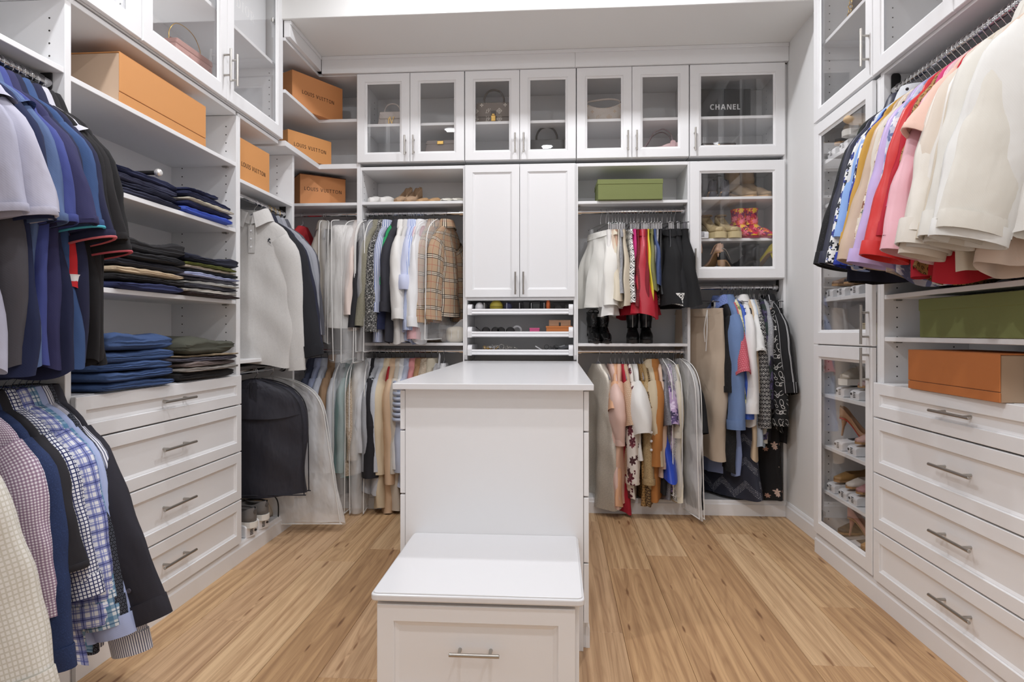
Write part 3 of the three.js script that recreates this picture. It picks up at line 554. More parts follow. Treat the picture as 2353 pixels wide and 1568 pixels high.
// --- hangers
const HANG = {};
function hookGeo(bottom) { const pts = [[0, bottom, 0], [0, -0.042, 0], [0.008, -0.03, 0], [0.02, -0.014, 0]]; for (let i = 0; i <= 8; i++) { const a = -0.35 + i * 0.44; pts.push([0.0185 * Math.cos(a), 0.0185 * Math.sin(a) - 0.002, 0]); } return tube(pts, 0.0017, 30, 6); }
function makeHanger(kind, bodyMat) {
  const g = new THREE.Group();
  if (kind === 'clip') {
    part('hook', hookGeo(-0.09), M.chrome, g);
    part('bar', [tube([[-0.17, -0.1, 0], [-0.1, -0.094, 0], [0, -0.088, 0], [0.1, -0.094, 0], [0.17, -0.1, 0]], 0.003, 20, 8)], M.chrome, g);
    for (const s of [-1, 1]) part('clip', [rbox(0.026, 0.05, 0.008, 0.003).translate(s * 0.125, -0.125, 0.005), rbox(0.026, 0.05, 0.008, 0.003).translate(s * 0.125, -0.125, -0.005), tube([[s * 0.125, -0.098, 0.011], [s * 0.125, -0.09, 0], [s * 0.125, -0.098, -0.011]], 0.002, 8, 6)], bodyMat, g);
  } else {
    part('hook', hookGeo(-0.075), kind === 'wood' ? M.gold : M.chrome, g);
    const s = new THREE.Shape(); s.moveTo(-0.012, -0.066); s.quadraticCurveTo(0, -0.062, 0.012, -0.066); s.bezierCurveTo(0.05, -0.092, 0.115, -0.13, 0.153, -0.168); s.quadraticCurveTo(0.16, -0.178, 0.15, -0.183); s.lineTo(-0.15, -0.183); s.quadraticCurveTo(-0.16, -0.178, -0.153, -0.168); s.bezierCurveTo(-0.115, -0.13, -0.05, -0.092, -0.012, -0.066);
    const h = new THREE.Path(); h.moveTo(-0.13, -0.173); h.lineTo(0.13, -0.173); h.bezierCurveTo(0.1, -0.142, 0.05, -0.108, 0, -0.094); h.bezierCurveTo(-0.05, -0.108, -0.1, -0.142, -0.13, -0.173); s.holes.push(h);
    part('shoulder_bar', extrude(s, kind === 'wood' ? 0.012 : 0.006, 0.0015, 1, 6).translate(0, 0, -0.003), bodyMat, g);
  }
  return g;
}
const HCOL = { grey: ['thin', solid(0x8e8d92, 0.9), 'grey velvet'], black: ['thin', solid(0x242326, 0.85), 'black velvet'], white: ['thin', M.plastic, 'white plastic'], cream: ['wood', solid(0xe6dcc4, 0.6), 'cream padded'], clip: ['clip', M.chrome, 'chrome clip'], clipgrey: ['clip', solid(0x77757a, 0.5), 'chrome clip'], clipwhite: ['clip', M.plastic, 'white clip'] };
function hanger(rail, p, col, holds, twist = 0, group) {
  const [kind, mat, word] = HCOL[col]; HANG[col] ??= makeHanger(kind, mat);
  const h = HANG[col].clone(); h.name = numbered('clothes_hanger'); scene.add(h); hangAt(h, rail, p, twist);
  return tag(h, `${word} hanger holding the ${holds}`, 'hanger', group);
}
// garment and its hanger; `what` names the garment, `where` the rail
function hang(rail, where, p, kind, mat, what, cat, o = {}) {
  const tw = o.tw ?? ((gseed * 37 % 19) / 19 - 0.5) * 0.2;
  const g = garment(rail, p, kind, mat, `${what} ${where}`, cat, { ...o, tw });
  if (o.hang !== null) hanger(rail, p, o.hang ?? (kind === 'skirt' || kind === 'pants' ? 'clip' : 'grey'), o.short ?? what, tw, RAILGROUP[rail]);
  return g;
}
const RAILGROUP = { LU: 'hangers on the upper left rail', LL: 'hangers on the lower left rail', CL3: 'hangers on the short rail left of the corner', DL3: 'hangers on the lowest short rail', CU: 'hangers on the upper corner rail', CD: 'hangers on the lower corner rail', B1: 'hangers under the shoe cubby', B1L: 'hangers on the low rail left of the island', B3: 'skirt hangers below the green box', B3L: 'dress hangers below the black boots', B4: 'hangers under the shoe cabinet', R: 'hangers on the right wall rail' };
// clear or dark garment bag with piped edges
function garmentBag(rail, p, label, o = {}) {
  const g = thing('garment_bag', label, 'garment bag', [0, 0, 0], 0, o.group), R = rng(++gseed), L = o.L ?? 1.05, w = o.w ?? 0.285, t = o.t ?? 0.036; hangAt(g, rail, p, o.tw ?? 0);
  const y = -0.045, pr = [[y, 0.03, t * 0.5], [y - 0.012, w * 0.3, t * 0.85], [y - 0.035, w * 0.55, t], [y - 0.075, w * 0.78, t], [y - 0.13, w * 0.93, t], [y - 0.2, w, t], [y - L * 0.5, w * 1.02, t], [y - L, w * (o.flare ?? 1.04), t * 0.9]];
  part('bag_cover', bodyGeo(pr, { fold: o.fold ?? 0.01, rows: 30, hem: o.hem ?? 0.01, k: 0.8, lean: o.lean ?? 0 }, R), o.mat ?? M.film, g);
  const pts = [], edge = (sx, z) => pr.map(([yy, ww, tt]) => [sx * ww * 0.965 + (o.lean ?? 0) * (y - yy) / L, yy, z * tt * 0.8]);
  const lines = [];
  for (const z of [-1, 1]) { const a = edge(1, z); lines.push(tube(a, o.pr ?? 0.0032, 50, 6)); }
  for (const z of [-1, 1]) { const e = pr[pr.length - 1]; lines.push(tube([[e[1] + (o.lean ?? 0), e[0], z * e[2] * 0.8], [(o.lean ?? 0), e[0] + 0.004, z * e[2]], [-e[1] + (o.lean ?? 0), e[0], z * e[2] * 0.8]], o.pr ?? 0.0035, 16, 6)); }
  part('piping', lines, o.pm ?? M.piping, g);
  if (o.zip) part('zip', tube(pr.map(([yy, , tt]) => [o.zip, yy - 0.01, tt + 0.004]), 0.005, 30, 6), o.pm ?? M.piping, g);
  if (o.extra) o.extra(g, R);
  if (o.hang !== null) hanger(rail, p, o.hang ?? 'grey', o.short, o.tw ?? 0, RAILGROUP[rail]);
  return g;
}

// ---------------------------------------------------------------- what hangs on each rail
const T = {
  tanCheck: plaid('#b3977a', [['#efe4d0', 0.12, 0.15, 0.75], ['#2a2624', 0.08, 0.04, 0.85], ['#2a2624', 0.175, 0.04, 0.85], ['#2a2624', 0.27, 0.04, 0.85], ['#a8463c', 0.68, 0.018, 0.8]], 0.11),
  bluePlaid: plaid('#eef0f6', [['#4a56a8', 0.0, 0.3, 0.5], ['#27306e', 0.13, 0.05, 0.8], ['#6f7cc4', 0.5, 0.06, 0.6], ['#4a56a8', 0.62, 0.12, 0.5]], 0.05),
  tealPlaid: plaid('#e4ecf2', [['#3b73a0', 0, 0.4, 0.55], ['#1f4a75', 0.6, 0.1, 0.6]], 0.035),
  navyCheck: gridCheck('#eceef4', '#2b3264', 0.011, 0.26), purpleCheck: gingham('#efeaf0', '#7a5a78', 0.008), beigeCheck: gridCheck('#e6e4de', '#cfcbbf', 0.013, 0.32),
  greyStripe: stripes('#e9eaf0', '#4c5070', 0.007, 0.36), blueStripe: stripes('#eef0f6', '#5468a4', 0.011, 0.45), skyStripe: stripes('#dfe6f6', '#8fa3da', 0.012, 0.4), pin: stripes('#17171a', '#d8d8da', 0.055, 0.06),
  microDot: glyphs('#23262f', '#8f95a6', 0.04, 4, 3, 'ring'), navyTexture: speckle('#25365e', ['#34487a', '#1c2a4c'], 0.06, 96, 500, 0.02, 4),
  tweedBW: speckle('#2a2a2a', ['#e6e4de', '#b8b6b0', '#111111', '#f4f2ee'], 0.09, 128, 520, 0.03, 7), tweedOlive: speckle('#8e8a78', ['#6e6b5c', '#b4af9c', '#57543f'], 0.08, 96, 700, 0.016, 9), tweedGrey: speckle('#a3a4a8', ['#75767c', '#d2d3d6', '#4e5058'], 0.08, 96, 700, 0.018, 10), tweedBeige: speckle('#b59b72', ['#8e7349', '#d6c29a', '#6e5836'], 0.07, 96, 700, 0.018, 11),
  wool: speckle('#a9abb0', ['#94969c', '#bdbfc4'], 0.1, 96, 900, 0.014, 12), woolLight: speckle('#c3c6cd', ['#b3b6be', '#d2d5db'], 0.1, 96, 900, 0.014, 13), fur: speckle('#c4b39f', ['#a8957e', '#dccfbd', '#927e66'], 0.12, 128, 900, 0.022, 14, { roughness: 1, bumpScale: 0.014 }),
  blueFloral: floral('#eef0f4', ['#26379a', '#3f5cc4', '#1b2050', '#9fb6e8'], 0.3, 34, 0.1, 21), burgFloral: floral('#e9e2da', ['#5a2430', '#7a3a44', '#4a2a2c'], 0.3, 18, 0.06, 22), lilacFloral: floral('#b9a0c4', ['#5a4a76', '#e2d2ea', '#3a3350'], 0.2, 26, 0.09, 23), yellowFloral: floral('#e2dcae', ['#c4b44a', '#7d8a5a', '#f4f0dc'], 0.2, 26, 0.09, 24), darkFloral: floral('#1f1d26', ['#3a3252', '#57506e', '#2c3a36'], 0.26, 26, 0.09, 25), greyFloral: floral('#c9cfe2', ['#8d98c4', '#eef0f6', '#6f7aa8'], 0.2, 24, 0.09, 26), navyFloral: floral('#f1f1ef', ['#20242e', '#35418a', '#20242e'], 0.16, 22, 0.07, 27), beigeFloral: floral('#d9c6b2', ['#8a5a48', '#efe4d6', '#6c7a66'], 0.16, 26, 0.08, 28), hotFloral: floral('#c92a4a', ['#e8663a', '#f0c23c', '#7a1a54', '#ef7a8e'], 0.16, 36, 0.1, 29),
  leopard: glyphs('#b08b58', '#3c2a1c', 0.1, 6, 31, 'spot'), goldDot: glyphs('#4a3526', '#d8b878', 0.1, 6, 32, 'ring'), geoBW: glyphs('#1d1d20', '#e6e4e0', 0.1, 4, 33, 'diamond'), chainBW: glyphs('#161617', '#d8d6d2', 0.17, 3, 34, 'chain'), lace: glyphs('#7e2028', '#2a1216', 0.07, 5, 35, 'spot'), bwPrint: glyphs('#f0efec', '#1d1d1f', 0.16, 4, 36, 'diamond'), laceBeige: glyphs('#c8a78a', '#e8d6c2', 0.06, 5, 37, 'spot'), redLace: glyphs('#c2485a', '#efb8bc', 0.08, 6, 38, 'ring'), bluePrint: glyphs('#8296d0', '#4c5fa6', 0.07, 5, 39, 'spot'), roseDots: floral('#1a191c', ['#d8bcae', '#c49a88'], 0.3, 12, 0.04, 40),
  houndstooth: speckle('#d9d6d0', ['#1e1d1f', '#2c2a2c', '#f2f0ec'], 0.05, 96, 380, 0.05, 41), glitter: speckle('#c9c2b6', ['#f4f0e8', '#a59d90', '#e0d8c8', '#8f887c'], 0.06, 128, 1600, 0.012, 42, { metalness: 0.35, roughness: 0.42 }), sequinGrey: speckle('#6e6c72', ['#c9c8ce', '#3a393e', '#9a99a0', '#1f1e22'], 0.06, 128, 1200, 0.016, 43, { metalness: 0.3, roughness: 0.45 }), speckBlack: speckle('#17171a', ['#5c5c64', '#9a9aa2'], 0.08, 96, 120, 0.012, 44),
};
const denim = speckle('#6d86b2', ['#5f78a4', '#7f97c0', '#8aa2c8'], 0.06, 96, 1200, 0.01, 45), jean = speckle('#3a527e', ['#324874', '#445e8c', '#546e9a', '#2b4068'], 0.06, 96, 1200, 0.01, 46);
const satin = (h) => plain(h, { roughness: 0.42, bumpScale: 0.003 }), knit = (h) => plain(h, { roughness: 0.95, bumpScale: 0.006 });

{ // upper left: polo shirts, far to near
  const r = 'LU', w = 'on the upper left rail', b = { ws: 0.2, wh: 0.23, sl: 0.33, a1: 0.17, r0: 0.094, r1: 0.088, L: 0.85 };
  hang(r, w, 2.008, 'polo', knit(0x1b1a1c), 'black polo shirt, farthest in the row,', 'polo shirt', { ...b, sl: 0.39, a1: 0.18, short: 'farthest black polo shirt', cuffLine: solid(0xb8525c, 0.9) });
  hang(r, w, 1.982, 'polo', knit(0x211f21), 'faded black polo shirt with seamed sleeves', 'polo shirt', { ...b, sl: 0.36 });
  hang(r, w, 1.957, 'polo', knit(0x19181b), 'black polo shirt with pale grey shoulders', 'polo shirt', { ...b, yoke: knit(0xc9c8d2), colm: knit(0xc9c8d2) });
  hang(r, w, 1.93, 'polo', knit(0x232642), 'navy polo with red and white tipped cuffs', 'polo shirt', { ...b, sl: 0.36, cuffLine: solid(0xd06a70, 0.9) });
  hang(r, w, 1.905, 'tee', cloth(0xc8252c), 'red tee with one white hem stripe', 'tee shirt', { ws: 0.15, sl: 0.12, r0: 0.06, r1: 0.06, L: 0.62, wh: 0.218, extra: (g, R) => part('hem_stripe', bodyGeo([[-0.655, 0.219, 0.044], [-0.672, 0.22, 0.044]], { fold: 0, rows: 2 }, R), solid(0xf0ecee, 0.9), g) });
  hang(r, w, 1.882, 'polo', knit(0x39527f), 'mid blue polo with turquoise trimmed cuffs', 'polo shirt', { ...b, sm: knit(0x39527f), cuffLine: solid(0x52b8cc, 0.8), tw: 0.08 });
  hang(r, w, 1.853, 'polo', knit(0x1c2140), 'midnight navy polo with long body', 'polo shirt', { ...b, L: 0.88 });
  hang(r, w, 1.825, 'polo', knit(0x33335a), 'purple navy polo with wide sleeves', 'polo shirt', { ...b, r1: 0.105, tw: 0.06 });
  hang(r, w, 1.795, 'polo', knit(0x424c8c), 'bright royal blue polo', 'polo shirt', { ...b, sl: 0.33 });
  hang(r, w, 1.768, 'polo', knit(0x566a92), 'slate blue polo with ribbed shoulders', 'polo shirt', { ...b, yoke: stripes('#485c88', '#60749c', 0.006, 0.5) });
  hang(r, w, 1.735, 'polo', knit(0x1f2748), 'navy polo behind the grey ones', 'polo shirt', { ...b, L: 0.88 });
  hang(r, w, 1.665, 'polo', knit(0x4c4a50), 'charcoal bodied polo with pale grey sleeves', 'polo shirt', { ...b, sm: knit(0xb9b8c8), yoke: knit(0xb9b8c8), r1: 0.108, tw: 0.1 });
  hang(r, w, 1.585, 'polo', knit(0xaeaec0), 'pale lavender grey polo nearest the viewer', 'polo shirt', { ...b, tw: 0.1 });
}
{ // lower left: long-sleeved shirts, far to near
  const r = 'LL', w = 'on the lower left rail', b = { ws: 0.205, sl: 0.66, a1: 0.3, a2: 0.24, L: 0.8, r0: 0.096, r1: 0.062 };
  hang(r, w, 2.006, 'shirt', cloth(0x2b2a33), 'dark charcoal overshirt, farthest in the row,', 'shirt', { ...b, sl: 0.66, a1: 0.46, a2: 0.38, r0: 0.105, r1: 0.075, short: 'dark charcoal overshirt', L: 0.7, extra: (g) => part('button', [cyl(0.007, 0.007, 0.004, 12).rotateX(Math.PI / 2).translate(0.37, -0.69, 0.045)], solid(0x5a5862, 0.4), g) });
  hang(r, w, 1.978, 'shirt', T.microDot, 'dark shirt with tiny woven dots', 'shirt', { ...b, sl: 0.6 });
  hang(r, w, 1.952, 'shirt', T.greyStripe, 'fine navy and white striped shirt', 'shirt', { ...b, sl: 0.74, a1: 0.34, a2: 0.22, r0: 0.1 });
  hang(r, w, 1.925, 'shirt', cloth(0xb2c0e8), 'plain light blue dress shirt', 'shirt', { ...b, L: 0.78 });
  hang(r, w, 1.9, 'shirt', T.tealPlaid, 'teal and white plaid shirt', 'shirt', { ...b, sl: 0.62 });
  hang(r, w, 1.868, 'shirt', T.bluePlaid, 'bold blue and white plaid shirt with rolled cuffs', 'shirt', { ...b, sl: 0.6, a1: 0.25, a2: 0.12, rolled: 1, r0: 0.11, r1: 0.082, tw: 0.12, L: 0.82 });
  hang(r, w, 1.825, 'shirt', T.navyCheck, 'white shirt with small navy checks', 'shirt', { ...b, sl: 0.5 });
  hang(r, w, 1.788, 'shirt', cloth(0x26252b), 'black shirt with elbow length sleeves', 'shirt', { ...b, sl: 0.42, r1: 0.09, a1: 0.26, a2: 0.16, cuff: 0.02, L: 0.82 });
  hang(r, w, 1.755, 'shirt', T.navyTexture, 'navy shirt of textured cloth', 'shirt', { ...b, a1: 0.22, a2: 0.12 });
  hang(r, w, 1.72, 'shirt', T.purpleCheck, 'purple and white small checked shirt', 'shirt', { ...b, a1: 0.2, a2: 0.12, sl: 0.5 });
  hang(r, w, 1.53, 'shirt', T.beigeCheck, 'white shirt with pale beige check, nearest the viewer,', 'shirt', { ...b, short: 'white and beige checked shirt', a1: 0.36, a2: 0.26, r0: 0.12, r1: 0.09, tw: 0.12 });
}
{ // left of the corner
  const r = 'CL3', w = 'left of the corner', pale = speckle('#cfcdca', ['#c2c0bd', '#d8d6d3'], 0.1, 96, 900, 0.014, 60);
  hang(r, w, 3.52, 'shirt', pale, 'pale grey long-sleeved polo facing the viewer', 'polo shirt', {
    ws: 0.215, wh: 0.225, L: 0.84, sl: 0.76, a1: 0.17, a2: 0.06, r0: 0.095, r1: 0.05, cuff: 0.07, tw: 0.08, hang: 'grey', fold: 0.008, ch: 0.045, cw: 0.088, t: 0.036,
    extra: (g) => {
      part('placket', [rbox(0.036, 0.16, 0.006, 0.002).translate(0.0, -0.215, 0.042).rotateX(0)], pale, g);
      for (const y of [-0.17, -0.215, -0.26]) part('button', cyl(0.0055, 0.0055, 0.003, 12).rotateX(Math.PI / 2).translate(0.0, y, 0.047), M.plastic, g);
      part('neck_label', rbox(0.085, 0.026, 0.002, 0.001).translate(0, -0.085, -0.036), solid(0x22263e, 0.9), g);
      part('chest_emblem', [rbox(0.016, 0.008, 0.002, 0.001).rotateZ(0.5).translate(0.1, -0.22, 0.047), rbox(0.006, 0.024, 0.002, 0.001).rotateZ(-0.35).translate(0.098, -0.222, 0.047), rbox(0.005, 0.014, 0.002, 0.001).rotateZ(0.6).translate(0.105, -0.235, 0.047)], solid(0x3a3a40, 0.9), g);
    },
  });
  hang(r, w, 3.575, 'shirt', cloth(0x1d1e24), 'black long-sleeved top directly behind the polo', 'top', { ws: 0.225, sl: 0.7, a1: 0.3, a2: 0.22, L: 0.84, collar: 0 });
  hang(r, w, 3.63, 'shirt', cloth(0x26283a), 'dark navy shirt second behind the polo', 'shirt', { sl: 0.66, a1: 0.26, a2: 0.2, L: 0.84 });
  hang(r, w, 3.70, 'jacket', cloth(0x8d9098), 'mid grey jacket on a cream hanger', 'jacket', { hang: 'cream', a1: 0.2, short: 'mid grey jacket' });
  hang(r, w, 3.76, 'jacket', cloth(0x9a9ca4), 'light grey blazer on a cream hanger', 'jacket', { hang: 'cream', short: 'light grey blazer' });
  hang(r, w, 3.82, 'jacket', cloth(0x55565e), 'slate blazer last before the corner panel', 'jacket', { hang: 'cream', short: 'slate blazer by the panel' });
  const nylon = plain(0x2b2b35, { roughness: 0.62, bumpScale: 0.008 });
  garmentBag('DL3', 3.52, 'large dark navy suit bag hanging over the grey sneakers', { mat: nylon, pm: nylon, L: 0.65, w: 0.29, t: 0.07, tw: 0.12, short: 'dark navy suit bag', fold: 0.018, hang: 'black', extra: (g) => { part('centre_strap', rbox(0.04, 0.2, 0.006, 0.002).translate(0.02, -0.16, 0.074), nylon, g); part('top_flap', bodyGeo([[-0.05, 0.03, 0.04], [-0.09, 0.2, 0.07], [-0.16, 0.275, 0.078], [-0.25, 0.295, 0.079]], { fold: 0, rows: 8 }, rng(5)), nylon, g); } });
  garmentBag('DL3', 3.72, 'long clear garment bag beside the dark suit bag, reaching the floor', { mat: M.milky, L: 0.88, w: 0.3, lean: 0.12, tw: 0.1, short: 'long clear bag in front of the corner', t: 0.03 });
}
{ // upper corner
  const r = 'CU', w = 'in the upper corner';
  hang(r, w, -1.765, 'blouse', cloth(0xc03038), 'red blouse half hidden by the corner panel', 'blouse', { short: 'half hidden red blouse' });
  garmentBag(r, -1.603, 'clear garment bag with a rounded white edge, first from the corner', { L: 0.85, w: 0.27, short: 'round-edged clear bag', tw: 0.3 });
  hang(r, w, -1.612, 'jacket', cloth(0xa59e94), 'taupe jacket under crinkled plastic', 'jacket', { L: 0.6, w: 0.2 });
  hang(r, w, -1.455, 'dress', plain(0xfaf8f4, { bumpScale: 0.012 }), 'puffy white gown inside a clear bag', 'dress', { L: 0.7, ws: 0.21, wh: 0.27, t: 0.12, fold: 0.035, k: 2, hang: 'white', tw: 0.35 });
  garmentBag(r, -1.452, 'wide clear bag around the puffy white gown', { L: 0.96, w: 0.29, t: 0.13, hang: null, tw: 0.35 });
  hang(r, w, -1.355, 'coat', satin(0xead9d0), 'blush pink coat inside a clear bag', 'coat', { L: 0.72, hang: 'white', sl: 0.55 });
  garmentBag(r, -1.352, 'tall clear bag around the blush pink coat', { L: 0.97, w: 0.285, t: 0.055, hang: null, flare: 1.08 });
}
{ // lower corner
  const r = 'CD', w = 'in the lower corner';
  hang(r, w, -1.680, 'jacket', cloth(0x3a3f52), 'dark slate jacket, deepest in shadow,', 'jacket', { short: 'deepest dark slate jacket' });
  hang(r, w, -1.632, 'jacket', cloth(0x9aa2bc), 'dusty blue jacket', 'jacket', { L: 0.8 });
  hang(r, w, -1.585, 'coat', cloth(0xc6ccd8), 'pale blue quilted coat', 'coat', { L: 0.82 });
  hang(r, w, -1.532, 'coat', cloth(0xa98a6c), 'camel brown coat with a collar', 'coat', { L: 0.86, ch: 0.06 });
  hang(r, w, -1.479, 'coat', cloth(0xe4e6ea), 'white robe with a deep collar', 'coat', { L: 0.88, ch: 0.06 });
}
{ // under the shoe cubby
  const r = 'B1', w = 'under the shoe cubby', z = -4.14;
  hang(r, w, -1.305, 'coat', cloth(0x2c2b2f), 'black coat in a clear sleeve', 'coat', { L: 0.66 });
  garmentBag(r, -1.273, 'clear bag with white piping around a grey jacket', { L: 0.9, w: 0.28, short: 'clear bag with white piping', hang: null });
  hang(r, w, -1.259, 'jacket', cloth(0x8f9096), 'grey jacket in the clear bag', 'jacket', { L: 0.6, sl: 0.5 });
  hang(r, w, -1.224, 'coat', T.tweedOlive, 'olive tweed coat with wide sleeves', 'coat', { L: 0.6, sl: 0.62, r1: 0.085, tw: -0.15 });
  hang(r, w, -1.189, 'jacket', T.tweedBW, 'black and white fringed tweed jacket', 'jacket', { L: 0.66, sl: 0.66, r1: 0.078, extra: (g, R) => fringe(g, R, 0.2, -0.8, 0.03, [T.tweedBW]) });
  hang(r, w, -1.160, 'shirt', T.blueStripe, 'blue and white striped shirt', 'shirt', { sl: 0.5, a1: 0.1 });
  hang(r, w, -1.125, 'ldress', cloth(0x262c4c), 'dark navy knit dress', 'dress', { L: 0.7, sl: 0.62, r1: 0.07 });
  hang(r, w, -1.117, 'blouse', cloth(0x2f9e62), 'emerald green blouse', 'blouse', { L: 0.5, sl: 0.3 });
  hang(r, w, -1.084, 'shirt', cloth(0x34343c), 'charcoal shirt beside the white one', 'shirt', { sl: 0.5 });
  hang(r, w, -1.061, 'shirt', cloth(0xeceae6), 'off-white shirt with loose sleeves', 'shirt', { sl: 0.55, r1: 0.085, puff: 0.15 });
  hang(r, w, -1.026, 'shirt', cloth(0xd9d7d4), 'soft grey white cotton shirt', 'shirt', { sl: 0.5 });
  hang(r, w, -0.993, 'shirt', cloth(0xcdd3ec), 'pale blue shirt with huge folded cuff', 'shirt', { sl: 0.32, r1: 0.105, rolled: 1, a1: 0.12, cuff: 0.09, L: 0.72 });
  hang(r, w, -0.977, 'shirt', T.skyStripe, 'sky blue finely striped shirt', 'shirt', { sl: 0.62 });
  hang(r, w, -0.957, 'blouse', cloth(0xe6b8bc), 'rose pink top with long cuffs', 'blouse', { sl: 0.68, r1: 0.08 });
  hang(r, w, -0.929, 'shirt', cloth(0xefeff0), 'crisp white shirt with long sleeves', 'shirt', { sl: 0.6, r1: 0.08, r0: 0.11 });
  hang(r, w, -0.908, 'blouse', cloth(0xb48a90), 'dusty mauve blouse', 'blouse', { sl: 0.45 });
  hang(r, w, -0.833, 'coat', T.tanCheck, 'tan checked coat inside a piped clear bag', 'coat', { L: 0.66, sl: 0.6, tw: -0.25, t: 0.045 });
  garmentBag(r, -0.827, 'piped clear bag around the tan checked coat', { L: 0.82, w: 0.29, t: 0.06, tw: -0.2, hang: null });
  hang(r, w, -0.748, 'coat', T.tanCheck, 'second tan checked coat, last on the rail', 'coat', { L: 0.62, sl: 0.58, tw: -0.3, short: 'last tan checked coat' });
}
function fringe(g, R, w, y, len, mats) { const gs = []; for (let i = 0; i < 26; i++) { const a = i / 26 * 6.28; gs.push(rod([w * Math.cos(a), y + 0.01, 0.04 * Math.sin(a)], [w * Math.cos(a) * 1.03, y - len * (0.6 + R() * 0.5), 0.045 * Math.sin(a)], 0.0022, 5)); } part('fringe', gs, mats[0], g); }
{ // low rail left of the island
  const r = 'B1L', w = 'left of the island';
  hang(r, w, -1.402, 'coat', plain(0x8aa8a6, { roughness: 0.5 }), 'sea green satin coat in plastic', 'coat', { L: 0.75 });
  garmentBag(r, -1.408, 'clear piped bag around the sea green coat', { L: 1.0, w: 0.29, hang: null, t: 0.05 });
  hang(r, w, -1.338, 'coat', T.fur, 'long beige fur coat in a clear bag', 'coat', { L: 0.72, t: 0.05, sl: 0.55 });
  garmentBag(r, -1.335, 'clear piped bag around the beige fur coat', { mat: M.milky, L: 1.0, w: 0.29, t: 0.06, hang: null, tw: 0.15 });
  hang(r, w, -1.267, 'coat', cloth(0xd9dadd), 'silver white coat', 'coat', { L: 0.7, sl: 0.5 });
  hang(r, w, -1.250, 'coat', cloth(0x232227), 'black coat with a slanting sleeve', 'coat', { L: 0.72, sl: 0.66, a1: 0.16, r1: 0.1, tw: 0.12 });
  hang(r, w, -1.215, 'coat', T.wool, 'mid grey wool coat', 'coat', { L: 0.84, sl: 0.62, r1: 0.085 });
  hang(r, w, -1.174, 'coat', T.woolLight, 'light grey wool coat', 'coat', { L: 0.84, sl: 0.62, r1: 0.085 });
  hang(r, w, -1.151, 'coat', cloth(0xdccbae), 'cream wool coat', 'coat', { L: 0.94, sl: 0.64, r1: 0.07 });
  hang(r, w, -1.136, 'dress', cloth(0xb42a30), 'narrow red dress with black skirt', 'dress', { L: 0.5, wh: 0.2, ws: 0.19 });
  hang(r, w, -1.110, 'coat', cloth(0xdcbc9c), 'peach beige coat', 'coat', { L: 0.98, sl: 0.7, r1: 0.075 });
  hang(r, w, -1.075, 'coat', cloth(0xd8cfc2), 'oatmeal coat with long hem', 'coat', { L: 0.96 });
  hang(r, w, -1.046, 'coat', cloth(0xeaeaea), 'white wool coat', 'coat', { L: 0.8, sl: 0.6 });
  hang(r, w, -1.017, 'coat', cloth(0xbfc6d8), 'pale blue puffer coat with ribbed sleeve', 'coat', { L: 0.8, sl: 0.62, r0: 0.11, r1: 0.095, extra: (g) => { for (let k = 0; k < 8; k++) part('quilted_band', new THREE.TorusGeometry(0.088, 0.012, 8, 18).rotateX(Math.PI / 2).scale(1, 1, 0.6).translate(0.225 + k * 0.004, -0.2 - k * 0.033, 0), plain(0xbfc6d8), g); } });
  hang(r, w, -0.976, 'jacket', cloth(0xe49a9a), 'coral pink jacket with tied cuff', 'jacket', { L: 0.7, sl: 0.56 });
  hang(r, w, -0.936, 'coat', cloth(0xb08a64), 'tan coat with the longest hem', 'coat', { L: 0.98, sl: 0.66 });
  hang(r, w, -0.898, 'jacket', T.fur, 'short brown fur jacket', 'jacket', { L: 0.6, t: 0.05 });
  hang(r, w, -0.855, 'jacket', cloth(0xc6bca8), 'sand linen jacket', 'jacket', {});
  hang(r, w, -0.812, 'blouse', cloth(0xd6d6d8), 'silver grey blouse', 'blouse', {});
  hang(r, w, -0.768, 'blouse', cloth(0xe9e9ea), 'white blouse with paper tag', 'blouse', { extra: (g) => part('paper_tag', rbox(0.05, 0.09, 0.002, 0.001).rotateZ(0.5).translate(0.12, -0.06, 0.01), M.plastic, g) });
}
